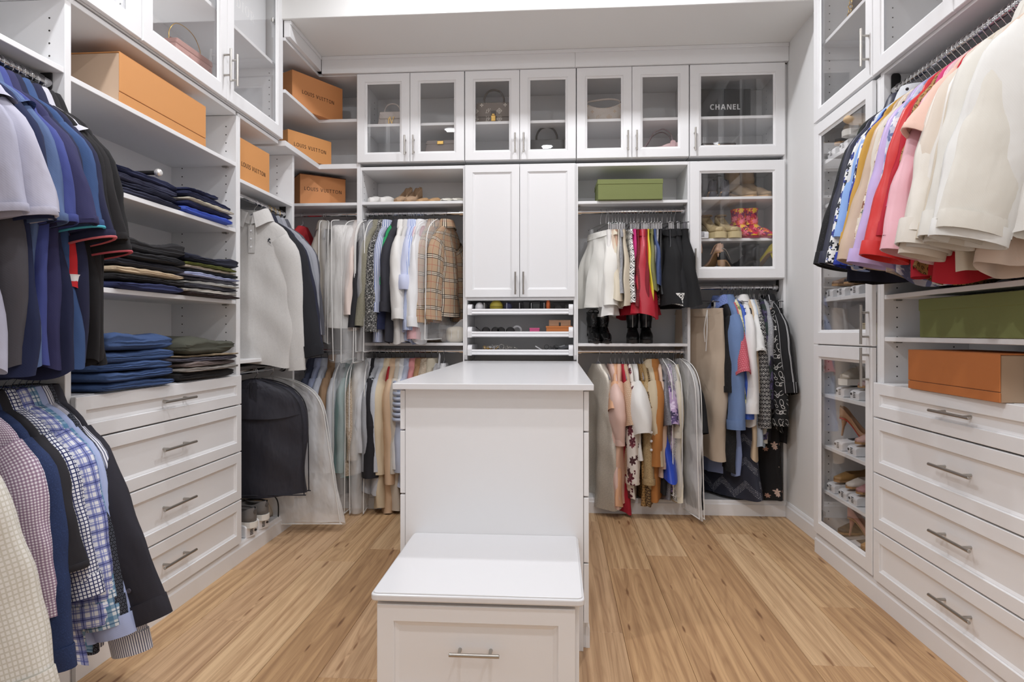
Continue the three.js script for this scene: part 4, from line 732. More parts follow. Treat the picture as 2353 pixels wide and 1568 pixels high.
{ // skirts below the green box
  const r = 'B3', w = 'below the green box', S = (px, mat, what, o = {}) => hang(r, w, px, 'skirt', mat, what, 'skirt', { L: 0.46, ...o });
  S(0.298, cloth(0xf1efe8), 'full white pleated skirt at the left end', { wh: 0.25, t: 0.05, fold: 0.03, k: 2.2, tw: 0.45, L: 0.5, short: 'full white pleated skirt', hang: 'clipwhite' });
  S(0.335, cloth(0xe6dcc6), 'cream skirt with embroidered hem', { wh: 0.24, tw: 0.3, t: 0.035 });
  S(0.353, cloth(0xf4f2ee), 'long narrow white skirt', { L: 0.56, wh: 0.2, t: 0.035 });
  S(0.378, satin(0xe3cdb8), 'champagne satin skirt', { wh: 0.2, L: 0.44 });
  S(0.398, satin(0xcfa992), 'rose nude satin skirt', { wh: 0.18, L: 0.36 });
  S(0.417, T.glitter, 'silver glitter skirt', { wh: 0.2, L: 0.4 });
  S(0.433, T.tweedGrey, 'grey tweed skirt with fringed hem', { L: 0.42, extra: (g, R) => fringe(g, R, 0.2, -0.565, 0.035, [T.tweedGrey]) });
  S(0.453, cloth(0xd9cdb8), 'pale sand skirt', { L: 0.5, wh: 0.22 });
  S(0.475, T.bwPrint, 'black and white block print skirt', { L: 0.48 });
  S(0.499, satin(0xd03080), 'hot magenta straight skirt hanging high', { L: 0.36, w0: 0.16, wh: 0.18, k: 0.6, short: 'hot magenta skirt' });
  S(0.521, T.lace, 'red and black lace skirt', { L: 0.5 });
  S(0.543, satin(0xb21e30), 'ruffled crimson skirt with the lowest hem', { L: 0.56, wh: 0.27, t: 0.06, fold: 0.034, k: 2.6, tw: 0.25, hem: 0.02, short: 'ruffled crimson skirt' });
  S(0.554, satin(0xe06a7c), 'coral pink skirt', { L: 0.5, wh: 0.24 });
  S(0.575, cloth(0x7e1c28), 'dark red skirt', { L: 0.48, wh: 0.25 });
  S(0.594, satin(0xe2d040), 'vivid yellow skirt', { L: 0.47, wh: 0.25, t: 0.016 });
  S(0.619, cloth(0x7c7c50), 'olive green skirt', { L: 0.4 });
  S(0.639, cloth(0x4a5a86), 'denim blue straight skirt', { L: 0.36, k: 0.7 });
  S(0.658, T.tweedGrey, 'speckled grey wool skirt', { L: 0.4, k: 0.7, wh: 0.2 });
  S(0.679, satin(0x1f1f22), 'black leather skirt', { L: 0.42, wh: 0.2 });
  S(0.709, cloth(0x19191b), 'black skirt with white embroidered hem', { L: 0.5, wh: 0.28, t: 0.05, fold: 0.02, tw: 0.35, extra: (g, R) => part('embroidery', bodyGeo([[-0.565, 0.272, 0.074], [-0.64, 0.287, 0.078]], { fold: 0, rows: 3 }, R), T.bwPrint, g) });
  S(0.742, satin(0x29292c), 'soft black satin skirt', { L: 0.44, wh: 0.2 });
  S(0.763, cloth(0x17171a), 'long black flared skirt', { L: 0.5, wh: 0.26, t: 0.04, tw: 0.2 });
  S(0.787, cloth(0x141416), 'wide black skirt at the right end', { L: 0.5, wh: 0.31, t: 0.05, fold: 0.018, tw: 0.4, short: 'rightmost wide black skirt', hang: 'clipgrey' });
}
{ // dresses below the black boots
  const r = 'B3L', w = 'below the black boots', D = (px, kind, mat, what, cat = 'dress', o = {}) => hang(r, w, px, kind, mat, what, cat, { L: 0.84, ...o });
  D(0.283, 'dress', T.glitter, 'silver glitter gown at the left end', 'gown', { L: 0.92, flare: 0.25, lean: 0.03, t: 0.045, fold: 0.03, tw: 0.45, short: 'silver glitter gown' });
  D(0.365, 'ldress', satin(0xeac8bc), 'blush dress with big puffed sleeve', 'dress', { sl: 0.42, r0: 0.07, r1: 0.06, puff: 0.75, tw: 0.15, L: 0.9 });
  D(0.395, 'sdress', satin(0xe8b48e), 'shiny peach dress', 'dress', { L: 0.9, flare: 0.28 });
  D(0.422, 'sdress', cloth(0xe2b8a0), 'dusty peach dress with white frill', 'dress', { L: 0.9 });
  D(0.442, 'dress', cloth(0xb4263a), 'crimson dress peeping out lowest', 'dress', { L: 0.95, wh: 0.2 });
  D(0.453, 'sdress', T.laceBeige, 'beige lace dress', 'dress', { sl: 0.3, L: 0.7 });
  D(0.483, 'ldress', T.burgFloral, 'white dress with burgundy flowers', 'dress', { L: 0.86, sl: 0.66, r1: 0.08, puff: 0.2 });
  D(0.521, 'sdress', cloth(0xeeece8), 'white blouse with huge ruffled sleeve', 'blouse', { sl: 0.36, r0: 0.09, r1: 0.12, puff: 0.45, L: 0.6 });
  D(0.558, 'dress', T.leopard, 'leopard print dress', 'dress', { L: 0.9 });
  D(0.580, 'ldress', T.tweedBeige, 'beige tweed dress', 'dress', { L: 0.78, sl: 0.66, r1: 0.075 });
  D(0.599, 'sdress', T.goldDot, 'brown dress with gold rings', 'dress', { L: 0.88 });
  D(0.621, 'coat', cloth(0xc9b89c), 'sand coat with pearl buttons', 'coat', { L: 0.62, sl: 0.56, extra: (g) => { for (let k = 0; k < 3; k++) part('button', new THREE.SphereGeometry(0.009, 10, 8).translate(0.285, -0.5 - k * 0.055, 0.03), M.plastic, g); } });
  D(0.643, 'coat', cloth(0xb0743c), 'rust orange coat', 'coat', { L: 0.86, sl: 0.56 });
  D(0.660, 'dress', satin(0x2446b4), 'royal blue dress', 'dress', { L: 0.72, flare: 0.34, t: 0.04, tw: 0.2 });
  D(0.681, 'ldress', cloth(0xd8bca8), 'pale nude dress', 'dress', { L: 0.7 });
  D(0.701, 'dress', cloth(0x1c1b1e), 'black slip dress', 'dress', { L: 0.82 });
  D(0.711, 'sdress', T.sequinGrey, 'grey sequin dress in clear plastic', 'dress', { L: 0.86, sl: 0.3 });
  garmentBag(r, 0.716, 'clear piped bag around the grey sequin dress', { L: 0.86, w: 0.25, t: 0.04, hang: null, tw: 0.2 });
  D(0.749, 'sdress', T.lilacFloral, 'lilac floral dress', 'dress', { sl: 0.3, L: 0.8 });
  D(0.785, 'dress', T.houndstooth, 'black and white beaded dress', 'dress', { L: 0.86 });
  D(0.798, 'ldress', cloth(0xe6ddc8), 'ivory dress with sheer hem', 'dress', { sl: 0.34, L: 0.86 });
  garmentBag(r, 0.822, 'largest sheer garment bag, swinging out to the floor', { mat: M.milky, L: 0.98, w: 0.29, t: 0.022, tw: 0.22, lean: 0.05, short: 'largest sheer garment bag' });
  D(0.868, 'sdress', cloth(0x161618), 'black dress at the right end', 'dress', { L: 0.9, sl: 0.34, r1: 0.1, a1: 0.2, tw: 0.2, short: 'rightmost black dress' });
}
{ // under the shoe cabinet
  const r = 'B4', w = 'under the shoe cabinet', D = (px, kind, mat, what, cat, o = {}) => hang(r, w, px, kind, mat, what, cat, o);
  D(0.949, 'pants', cloth(0xc2b09c), 'wide beige trousers with a white drawstring', 'trousers', { L: 0.97, w0: 0.2, wh: 0.24, t: 0.035, fold: 0.012, tw: 0.62, extra: (g) => part('drawstring', [tube([[0.11, -0.15, 0.04], [0.12, -0.3, 0.055], [0.112, -0.42, 0.055]], 0.003, 14, 6), tube([[0.11, -0.15, 0.04], [0.1, -0.28, 0.058], [0.105, -0.36, 0.055]], 0.003, 14, 6)], M.piping, g) });
  D(1.087, 'dress', cloth(0x9db0e2), 'long light blue pleated dress', 'dress', { L: 1.14, wh: 0.2, k: 1.8, fold: 0.026, tw: 0.6 });
  D(1.093, 'shirt', T.bluePrint, 'blue patterned shirt', 'shirt', { sl: 0.42, L: 0.7, ws: 0.17, wh: 0.18, tw: 0.3 });
  D(1.103, 'ldress', T.speckBlack, 'black dress with white specks', 'dress', { L: 1.1, sl: 0.5 });
  D(1.135, 'jacket', denim, 'blue denim jacket with long sleeve', 'jacket', { sl: 0.72, r0: 0.105, r1: 0.088, cuff: 0.06, L: 0.62, a1: 0.16 });
  D(1.133, 'pants', chevronMat(), 'dark denim skirt with sequin zigzags', 'skirt', { L: 1.22, w0: 0.19, wh: 0.26, t: 0.04, fold: 0.012, tw: 0.6, name: 'sequin_skirt' });
  D(1.156, 'short', T.redLace, 'red and pink dotted top', 'top', { sl: 0.4 });
  D(1.175, 'blouse', T.yellowFloral, 'yellow floral blouse in clear plastic', 'blouse', { sl: 0.6, r1: 0.07, L: 0.8 });
  D(1.197, 'blouse', satin(0x3f62c0), 'cobalt blue blouse', 'blouse', { sl: 0.66, L: 0.7, r1: 0.075 });
  D(1.207, 'blouse', T.blueFloral, 'white blouse with large blue flowers', 'blouse', { sl: 0.58, r1: 0.072 });
  D(1.229, 'shirt', cloth(0xf0eeec), 'white shirt with a long hanging sleeve', 'shirt', { sl: 0.62, r1: 0.08, a1: 0.16 });
  D(1.264, 'ldress', cloth(0xd9c2a4), 'sand coloured long dress', 'dress', { L: 1.02, sl: 0.5 });
  D(1.280, 'short', cloth(0xefefed), 'white short-sleeved knit', 'top', { sl: 0.26 });
  D(1.290, 'ldress', cloth(0xc2cfe0), 'ice blue long dress', 'dress', { L: 0.94, sl: 0.3 });
  D(1.306, 'ldress', cloth(0xb9b2a6), 'pale taupe dress', 'dress', { L: 0.9 });
  D(1.314, 'ldress', T.geoBW, 'black and white geometric dress', 'dress', { L: 0.82, sl: 0.72, r0: 0.09, r1: 0.072 });
  D(1.344, 'pants', T.roseDots, 'black trousers with blush roses', 'trousers', { L: 1.22, wh: 0.2, w0: 0.14, t: 0.03, tw: 0.3 });
  D(1.352, 'ldress', T.darkFloral, 'black dress with dark purple flowers', 'dress', { L: 0.9, sl: 0.6, r1: 0.075 });
  D(1.373, 'blouse', T.tweedGrey, 'grey checked blouse', 'blouse', { sl: 0.46, L: 0.7 });
  D(1.383, 'blouse', T.chainBW, 'black blouse with white chain print', 'blouse', { sl: 0.7, r0: 0.1, r1: 0.085, L: 0.84, a1: 0.2 });
  D(1.427, 'pants', cloth(0x17171a), 'plain black trousers', 'trousers', { L: 0.86, wh: 0.18 });
  D(1.398, 'shirt', T.pin, 'black shirt with white pinstripes at the right end', 'shirt', { sl: 0.5, r0: 0.11, r1: 0.1, a1: 0.28, a2: 0.2, L: 0.8, tw: 0.1, short: 'black pinstriped shirt' });
}
function chevronMat() {
  const t = canvasTex(256, 512, (c, w, h) => { fill(c, w, h, '#2c3040'); const R = rng(8); c.fillStyle = '#c9cbd0'; for (let band = 0; band < 4; band++) for (let x = 0; x < w; x += 6) for (let k = 0; k < 5; k++) { const ph = (x % 128) / 64, zig = Math.abs(ph - 1) * 60; c.globalAlpha = 0.35 + 0.55 * R(); c.fillRect(x, 30 + band * 122 + zig + k * 8, 3.4, 4.6); } });
  t.repeat.set(1 / 0.3, 1 / 0.62); return std({ map: t, roughness: 0.7, bumpMap: clothBump, bumpScale: 0.003, side: THREE.DoubleSide });
}
{ // right wall: blouses, far to near
  const r = 'R', w = 'on the right rail', b = { L: 0.67, sl: 0.6, a1: 0.3, a2: 0.22, r0: 0.082, r1: 0.068, hem: 0.022, fold: 0.022, k: 1.7, wh: 0.25 }, D = (z, mat, what, cat = 'blouse', o = {}) => hang(r, w, z, o.kind ?? 'blouse', mat, what, cat, { ...b, ...o });
  D(-2.845, plain(0x1f2420), 'blackish green blouse, first by the shoe tower,', 'blouse', { short: 'blackish green blouse', sl: 0.6 });
  D(-2.815, T.speckBlack, 'sheer black sparkled blouse', 'blouse', { L: 0.74 });
  D(-2.785, satin(0x282b40), 'navy satin shirt', 'shirt', { collar: 1, sl: 0.6 });
  D(-2.755, cloth(0x21253a), 'ink navy blouse with black hem', 'blouse', { L: 0.74 });
  D(-2.725, T.navyFloral, 'white blouse with navy blossoms', 'blouse', { sl: 0.6 });
  D(-2.697, cloth(0xd8dbe0), 'white cotton shirt', 'shirt', { collar: 1, sl: 0.5 });
  D(-2.668, cloth(0x8fb2ea), 'sky blue blouse', 'blouse', { sl: 0.5 });
  D(-2.64, T.blueFloral, 'bold blue and white floral blouse', 'blouse', { sl: 0.62 });
  D(-2.612, cloth(0xc99c48), 'mustard yellow blouse', 'blouse', { sl: 0.54, L: 0.71 });
  D(-2.58, satin(0xcbb39c), 'beige satin blouse with flared cuff', 'blouse', { sl: 0.6, r1: 0.1, tw: 0.12, cuff: 0.08 });
  D(-2.545, satin(0xbda58f), 'taupe satin blouse with knotted hem', 'blouse', { sl: 0.58, L: 0.71 });
  D(-2.512, cloth(0xe0d8cc), 'cream blouse with black buttons', 'blouse', { sl: 0.5, extra: (g) => { for (let k = 0; k < 6; k++) part('button', new THREE.SphereGeometry(0.006, 8, 6).translate(0.16 + k * 0.012, -0.14 - k * 0.05, -0.045), M.black, g); } });
  D(-2.482, T.beigeFloral, 'beige blouse with small brown flowers', 'blouse', { L: 0.74 });
  D(-2.452, cloth(0xbcb0cc), 'greyish lavender blouse', 'blouse', { sl: 0.5 });
  D(-2.425, satin(0xc7b2e4), 'lilac satin blouse', 'blouse', { sl: 0.63, r1: 0.085 });
  D(-2.398, T.greyFloral, 'pale grey floral blouse with ruffles', 'blouse', { L: 0.76, hem: 0.025, fold: 0.02, k: 2 });
  D(-2.37, satin(0xd6302e), 'scarlet satin blouse', 'blouse', { sl: 0.62, r1: 0.085, tw: 0.08 });
  D(-2.338, cloth(0xba2436), 'deep red blouse with ties', 'blouse', { sl: 0.55, L: 0.76, extra: (g) => part('tie', [tube([[0.14, -0.62, -0.05], [0.17, -0.75, -0.055], [0.165, -0.87, -0.05]], 0.012, 14, 6).scale(1, 1, 0.5)], cloth(0xba2436), g) });
  D(-2.31, T.leopard, 'brown animal print blouse', 'blouse', { L: 0.76, sl: 0.4 });
  D(-2.282, cloth(0xd84a80), 'hot pink blouse', 'blouse', { sl: 0.48 });
  D(-2.255, satin(0xeab4be), 'candy pink satin blouse with flared cuff', 'blouse', { sl: 0.6, r1: 0.1, tw: 0.12, cuff: 0.09, puff: 0.1 });
  D(-2.222, satin(0xdfbcbf), 'pale pink blouse with frilled hem', 'blouse', { sl: 0.5, L: 0.74, hem: 0.03, fold: 0.022, k: 2.2 });
  D(-2.192, cloth(0xecc8b8), 'blush blouse with a short sleeve', 'blouse', { kind: 'short', sl: 0.26, a1: 0.6, a2: undefined, r1: 0.1, r0: 0.09 });
  D(-2.162, satin(0xe0dad0), 'ivory blouse with an open wide cuff', 'blouse', { sl: 0.6, r1: 0.11, tw: 0.14, cuff: 0.08 });
  D(-2.128, cloth(0xe0d4c6), 'cream blouse with gathered cuff', 'blouse', { sl: 0.64, puff: 0.2, L: 0.71 });
  D(-2.095, satin(0xe2ded8), 'white satin blouse with a bow', 'blouse', { sl: 0.62, L: 0.69 });
  D(-2.062, cloth(0xd5cab8), 'oat coloured ruffled blouse', 'blouse', { hem: 0.03, fold: 0.024, k: 2.4, L: 0.76 });
  D(-2.03, cloth(0xdfdcd4), 'cream shirt with buttoned cuff, large sleeve in front,', 'shirt', { sl: 0.6, r0: 0.115, r1: 0.1, tw: 0.14, collar: 1, cuff: 0.075, short: 'cream shirt with the large sleeve' });
  D(-1.99, satin(0xdbd5ca), 'pearl satin shirt', 'shirt', { collar: 1, sl: 0.62 });
  D(-1.955, cloth(0xd9c4b4), 'nude blouse with red lining below', 'blouse', { L: 0.77, hem: 0.02 });
  D(-1.92, cloth(0xdfdbd1), 'off-white shirt with seamed yoke', 'shirt', { collar: 1, sl: 0.6, r0: 0.11, r1: 0.095, tw: 0.1 });
  D(-1.875, plain(0xe5e4e0), 'bright white shirt nearest the viewer', 'shirt', { collar: 1, sl: 0.62, r0: 0.115, r1: 0.1 });
  D(-2.14, cloth(0xc02232), 'crimson blouse showing only its hem', 'blouse', { L: 0.79, sl: 0.4, short: 'crimson blouse under the cream ones' });
}

// ---------------------------------------------------------------- boxes
const at = (side, r, y, z) => { const p = SIDES[side].at(r); return side === 'B' ? [p[0], y, p[2] + z] : side === 'L' ? [p[0] + z, y, p[2]] : [p[0] - z, y, p[2]]; };
const orange = std({ color: 0xdb9a5c, roughness: 0.62, bumpMap: paintBump, bumpScale: 0.0003 }), orangeDeep = std({ color: 0xc0743c, roughness: 0.62, bumpMap: paintBump, bumpScale: 0.0003 }), orangeMid = std({ color: 0xd8935c, roughness: 0.62, bumpMap: paintBump, bumpScale: 0.0003 }), green = std({ color: 0x7c8450, roughness: 0.75, bumpMap: paintBump, bumpScale: 0.0006 }), ink = solid(0x2a180c, 0.6);
function printedBox(label, pos, turn, w, h, d, mat, o = {}) {
  const g = thing(o.name ?? 'gift_box', label, 'box', pos, turn, o.group);
  part('box_body', cbox(w, h, d, 0.002).translate(0, h / 2, 0), mat, g);
  if (o.lid) part('lid', [cbox(w + 0.006, o.lid, d + 0.006, 0.002).translate(0, h - o.lid / 2 + 0.003, 0)], o.lidMat ?? mat, g);
  if (o.text) part('lettering', letters(o.text, o.size, o.size * 0.24, o.font ?? font).translate(0, h * (o.ty ?? 0.5), d / 2 + 0.0002), o.textMat ?? ink, g);
  return g;
}
{ // drawer-style box: sleeve and tray
  const g = thing('gift_box', 'large orange sliding box with a pale side on the upper left shelf', 'box', at('L', 2.622, 2.066, -0.13), Math.PI / 2);
  part('sleeve', [bx(-0.3, 0.3, 0.188, 0.192, -0.16, 0.122), bx(-0.3, 0.3, 0.041, 0.19, 0.118, 0.122)], orange, g);
  part('tray', [bx(-0.298, 0.298, 0, 0.187, -0.16, 0.117)], std({ color: 0xd0b49a, roughness: 0.7 }), g);
  part('front_lip', [bx(-0.3, 0.3, 0, 0.0385, 0.117, 0.122)], orange, g);
}
printedBox('tall orange box standing in the cubby above the pale grey polo', at('L', 3.45, 1.996, -0.1), Math.PI / 2 - 0.04, 0.36, 0.235, 0.14, orange, { text: 'LOUIS VUITTON', size: 0.0235, ty: 0.42 });
printedBox('largest orange box leaning on the top corner shelf', [-1.646, 2.641, -4.218], 1.03, 0.41, 0.24, 0.14, orangeMid, { text: 'LOUIS VUITTON', size: 0.0235, ty: 0.5 });
printedBox('light orange box on the middle corner shelf', [-1.7, 2.336, -4.214], 1.04, 0.353, 0.17, 0.14, orange, { text: 'LOUIS VUITTON', size: 0.0235, ty: 0.5 });
printedBox('orange box with a dark rim on the lowest corner shelf', [-1.665, 2.073, -4.42], 0.646, 0.318, 0.205, 0.15, orangeMid, { text: 'LOUIS VUITTON', size: 0.0235, ty: 0.52, lid: 0.006, lidMat: solid(0x4a2c1a, 0.7) });
printedBox('green lidded box in the cubby above the skirts', at('B', 0.48, 2.061, -0.1), 0.02, 0.42, 0.13, 0.25, green, { lid: 0.032 });
printedBox('wide green lidded box on the right wall shelf', at('R', -2.295, 1.171, -0.1), -Math.PI / 2, 0.62, 0.145, 0.2, green, { lid: 0.045 });
{
  const g = thing('gift_box', 'long orange sliding box resting on the right wall drawers', 'box', at('R', -2.355, 0.971, -0.085), -Math.PI / 2 - 0.02);
  part('sleeve', [bx(-0.27, 0.27, 0.148, 0.152, -0.12, 0.122), bx(-0.27, 0.27, 0.033, 0.15, 0.118, 0.122)], orangeDeep, g);
  part('tray', bx(-0.268, 0.269, 0, 0.147, -0.12, 0.117), std({ color: 0xb59a80, roughness: 0.7 }), g);
  part('front_lip', bx(-0.27, 0.27, 0, 0.031, 0.117, 0.122), orangeDeep, g);
}
printedBox('large black box with white lettering behind the right glass door', at('B', 1.13, 2.605, -0.22), 0.04, 0.34, 0.225, 0.16, solid(0x232324, 0.6), { text: 'CHANEL', size: 0.036, font: fontBold, textMat: solid(0xf4f4f4, 0.6), ty: 0.46 });
printedBox('big white box with embossed lettering in the upper left glass cabinet', at('L', 3.41, 2.781, -0.16), Math.PI / 2, 0.5, 0.42, 0.2, solid(0xdfe0e2, 0.45), { text: 'DIOR', size: 0.055, font: fontSerif, textMat: solid(0xffffff, 0.2), ty: 0.43 });
printedBox('grey storage box far back in the upper right glass cabinet', at('R', -3.36, 2.36, -0.3), -Math.PI / 2, 0.3, 0.16, 0.08, solid(0x77797a, 0.7), { name: 'storage_box' });

// ---------------------------------------------------------------- handbags
function bagBody(w0, w1, h, d, r = 0.012) { const s = new THREE.Shape(); s.moveTo(-w0 / 2 + r, 0); s.lineTo(w0 / 2 - r, 0); s.quadraticCurveTo(w0 / 2, 0, w0 / 2, r); s.lineTo(w1 / 2, h - r); s.quadraticCurveTo(w1 / 2, h, w1 / 2 - r, h); s.lineTo(-w1 / 2 + r, h); s.quadraticCurveTo(-w1 / 2, h, -w1 / 2, h - r); s.lineTo(-w0 / 2, r); s.quadraticCurveTo(-w0 / 2, 0, -w0 / 2 + r, 0); return extrude(s, d, 0.006, 3, 6).translate(0, 0, -d / 2); }
const arch = (x, y, h, r, z = 0, k = 1) => tube([[-x, y, z], [-x * 0.98, y + h * 0.45 * k, z], [-x * 0.6, y + h * 0.88, z], [0, y + h, z], [x * 0.6, y + h * 0.88, z], [x * 0.98, y + h * 0.45 * k, z], [x, y, z]], r, 30, 8);
const leather = (h, r = 0.5) => plain(h, { roughness: r, bumpMap: paintBump, bumpScale: 0.0006 });
function monogram(bg, fg, s, al = 1) { return print(s, s, 256, (c, w, h) => { fill(c, w, h, bg); c.globalAlpha = al; c.fillStyle = c.strokeStyle = fg; c.lineWidth = w * 0.012; const lv = (x, y) => { c.font = `italic ${w * 0.2}px serif`; c.textAlign = 'center'; c.fillText('L', x - w * 0.035, y + w * 0.09); c.fillText('V', x + w * 0.04, y + w * 0.04); }, fl = (x, y, q, ring) => { for (let k = 0; k < 4; k++) { c.beginPath(); c.ellipse(x + Math.cos(k * 1.571) * q * 0.55, y + Math.sin(k * 1.571) * q * 0.55, q * 0.45, q * 0.24, k * 1.571, 0, 6.3); ring ? c.stroke() : c.fill(); } if (ring) { c.beginPath(); c.moveTo(x, y - q * 1.3); c.lineTo(x + q * 1.3, y); c.lineTo(x, y + q * 1.3); c.lineTo(x - q * 1.3, y); c.closePath(); c.stroke(); } }; lv(w * 0.25, h * 0.25); lv(w * 0.75, h * 0.75); fl(w * 0.75, h * 0.25, w * 0.09, 1); fl(w * 0.25, h * 0.75, w * 0.09, 1); fl(w * 0.5, h * 0.5, w * 0.08); fl(w * 0.0, h * 0.0, w * 0.08); fl(w, 0, w * 0.08); fl(0, h, w * 0.08); fl(w, h, w * 0.08); }, { roughness: 0.5, bumpScale: 0 }); }
const monoTaupe = monogram('#7f746c', '#e8e0d6', 0.16), monoCream = monogram('#ded4cb', '#c8a884', 0.15, 0.7), monoPink = monogram('#d5b6b6', '#c2a0a2', 0.13, 0.6), quilt = glyphs('#242426', '#303034', 0.08, 3, 61, 'diamond', { roughness: 0.45 }), guccish = print(0.036, 0.036, 64, (c, w, h) => { fill(c, w, h, '#a3968c'); c.strokeStyle = '#5c4e46'; c.lineWidth = 4; c.beginPath(); c.moveTo(0, 0); c.lineTo(w, h); c.moveTo(w, 0); c.lineTo(0, h); c.stroke(); c.font = 'bold 20px serif'; c.fillStyle = '#5c4e46'; c.fillText('GG', 16, 11); });
const lvMark = (s) => mg([letters('L', s, 0, fontSerif, 0.002).translate(-s * 0.12, -s * 0.12, 0), letters('V', s, 0, fontSerif, 0.002).translate(s * 0.16, s * 0.1, 0.001)]);
{
  let g = thing('handbag', 'small cream handbag with a gold clasp on the left glass shelf', 'handbag', at('B', -1.145, 2.605, -0.16), 0.0), m = leather(0xd6cbc4);
  part('bag_body', bagBody(0.2, 0.165, 0.115, 0.08), m, g); part('flap', bagBody(0.17, 0.162, 0.05, 0.012).translate(0, 0.068, 0.042), m, g);
  part('top_handle', arch(0.055, 0.112, 0.075, 0.005), m, g); part('clasp', lvMark(0.045).translate(0, 0.052, 0.05), M.gold, g);
  for (const s of [-1, 1]) part('handle_ring', new THREE.TorusGeometry(0.008, 0.002, 8, 16).translate(s * 0.055, 0.118, 0), M.gold, g);
  g = thing('handbag', 'taupe handbag with a gold turnlock on the lower left glass shelf', 'handbag', at('B', -0.79, 2.355, -0.14), -0.06); m = leather(0x857b78);
  part('bag_body', bagBody(0.25, 0.2, 0.14, 0.1), m, g); part('flap', [bagBody(0.21, 0.2, 0.03, 0.104).translate(0, 0.125, 0)], m, g); part('turnlock', rbox(0.045, 0.024, 0.008, 0.003).translate(0, 0.136, 0.056), M.gold, g); part('side_strap', tube([[0.11, 0.12, 0], [0.13, 0.06, 0], [0.128, 0, 0.01]], 0.004, 14, 6), M.black, g);
  g = thing('handbag', 'taupe handbag printed with pale symbols and an arched handle', 'handbag', at('B', -0.428, 2.605, -0.13), 0.02);
  part('bag_body', bagBody(0.25, 0.235, 0.15, 0.09), monoTaupe, g); part('flap', bagBody(0.245, 0.235, 0.098, 0.014).translate(0, 0.052, 0.047), monoTaupe, g); part('top_handle', arch(0.068, 0.148, 0.105, 0.007), leather(0x5c544f), g);
  part('clasp', [rbox(0.03, 0.04, 0.01, 0.003).translate(0, 0.04, 0.058), rbox(0.02, 0.012, 0.014, 0.003).translate(0, 0.064, 0.06)], M.gold, g); part('clasp_tab', rbox(0.034, 0.03, 0.006, 0.002).translate(0, 0.078, 0.056), leather(0x4c443f), g);
  g = thing('handbag', 'black embossed handbag with an arched handle behind glass', 'handbag', at('B', -0.066, 2.355, -0.12), -0.02); m = quilt;
  part('bag_body', bagBody(0.24, 0.235, 0.135, 0.1), m, g); part('flap', bagBody(0.236, 0.236, 0.075, 0.012).translate(0, 0.062, 0.052), m, g); part('top_handle', arch(0.07, 0.132, 0.105, 0.007), leather(0x232325), g); for (const s of [-1, 1]) part('handle_ring', new THREE.TorusGeometry(0.01, 0.0025, 8, 16).translate(s * 0.07, 0.138, 0), M.steel, g);
  g = thing('handbag', 'cream shoulder bag with faint gold print and a slouching top', 'handbag', at('B', 0.317, 2.605, -0.13), 0);
  { const s = new THREE.Shape(); s.moveTo(-0.12, 0); s.lineTo(0.12, 0); s.quadraticCurveTo(0.138, 0.05, 0.12, 0.135); s.quadraticCurveTo(0, 0.07, -0.12, 0.135); s.quadraticCurveTo(-0.138, 0.05, -0.12, 0); part('bag_body', extrude(s, 0.08, 0.012, 4, 12).translate(0, 0, -0.04), monoCream, g); }
  part('shoulder_strap', tube([[-0.122, 0.125, 0], [-0.11, 0.15, 0], [-0.04, 0.165, 0], [0.06, 0.17, 0], [0.112, 0.155, 0], [0.123, 0.125, 0]], 0.007, 30, 8), leather(0xcfc4bc), g); part('buckle', rbox(0.012, 0.03, 0.012, 0.003).translate(0.122, 0.138, 0.006), leather(0x44403e), g);
  g = thing('handbag', 'slouchy pink handbag with two thin handles on the lower shelf', 'handbag', at('B', 0.69, 2.355, -0.14), -0.05);
  { const s = new THREE.Shape(); s.moveTo(-0.14, 0); s.lineTo(0.14, 0); s.lineTo(0.138, 0.11); s.quadraticCurveTo(0.06, 0.112, 0.02, 0.088); s.quadraticCurveTo(-0.06, 0.075, -0.13, 0.092); s.closePath(); part('bag_body', extrude(s, 0.1, 0.014, 4, 10).translate(0, 0, -0.05), monoPink, g); }
  for (const z of [-0.03, 0.035]) part('handle', tube([[-0.11, 0.06, z + 0.02], [-0.07, 0.12, z + 0.01], [-0.03, 0.18, z], [0.03, 0.2, z], [0.075, 0.17, z], [0.09, 0.1, z + 0.02]], 0.004, 30, 7), leather(0x7d6a70), g);
  part('handle_patch', extrude(rrect(-0.018, 0, 0.018, 0.07, 0.017), 0.006, 0.0015).translate(0.09, 0.05, 0.052), leather(0xd5b0b2), g); part('tassel', rbox(0.045, 0.04, 0.02, 0.009).rotateZ(0.5).translate(-0.12, 0.05, 0.062), leather(0xbf9aa2), g);
  g = thing('handbag', 'boxy lattice print trunk bag with dark edges under the black box', 'handbag', at('B', 1.07, 2.355, -0.09), 0.03); const dk = leather(0x2c2523);
  part('bag_body', rbox(0.215, 0.085, 0.07, 0.005).translate(0, 0.043, 0), guccish, g); part('edge_trim', [rbox(0.22, 0.012, 0.074, 0.004).translate(0, 0.082, 0), ...[-0.105, 0.105].map((x) => rbox(0.014, 0.086, 0.074, 0.004).translate(x, 0.043, 0)), rbox(0.03, 0.086, 0.073, 0.003).translate(0, 0.043, 0)], dk, g); part('stripe', rbox(0.012, 0.07, 0.075, 0.002).translate(0.003, 0.03, 0), leather(0x9a3228), g); part('clasp', new THREE.SphereGeometry(0.008, 12, 8).translate(0.0, 0.072, 0.038), M.gold, g);
  g = thing('handbag', 'blush pink printed bag in the upper left glass cabinet', 'handbag', at('L', 2.94, 2.355, -0.12), Math.PI / 2 - 0.05);
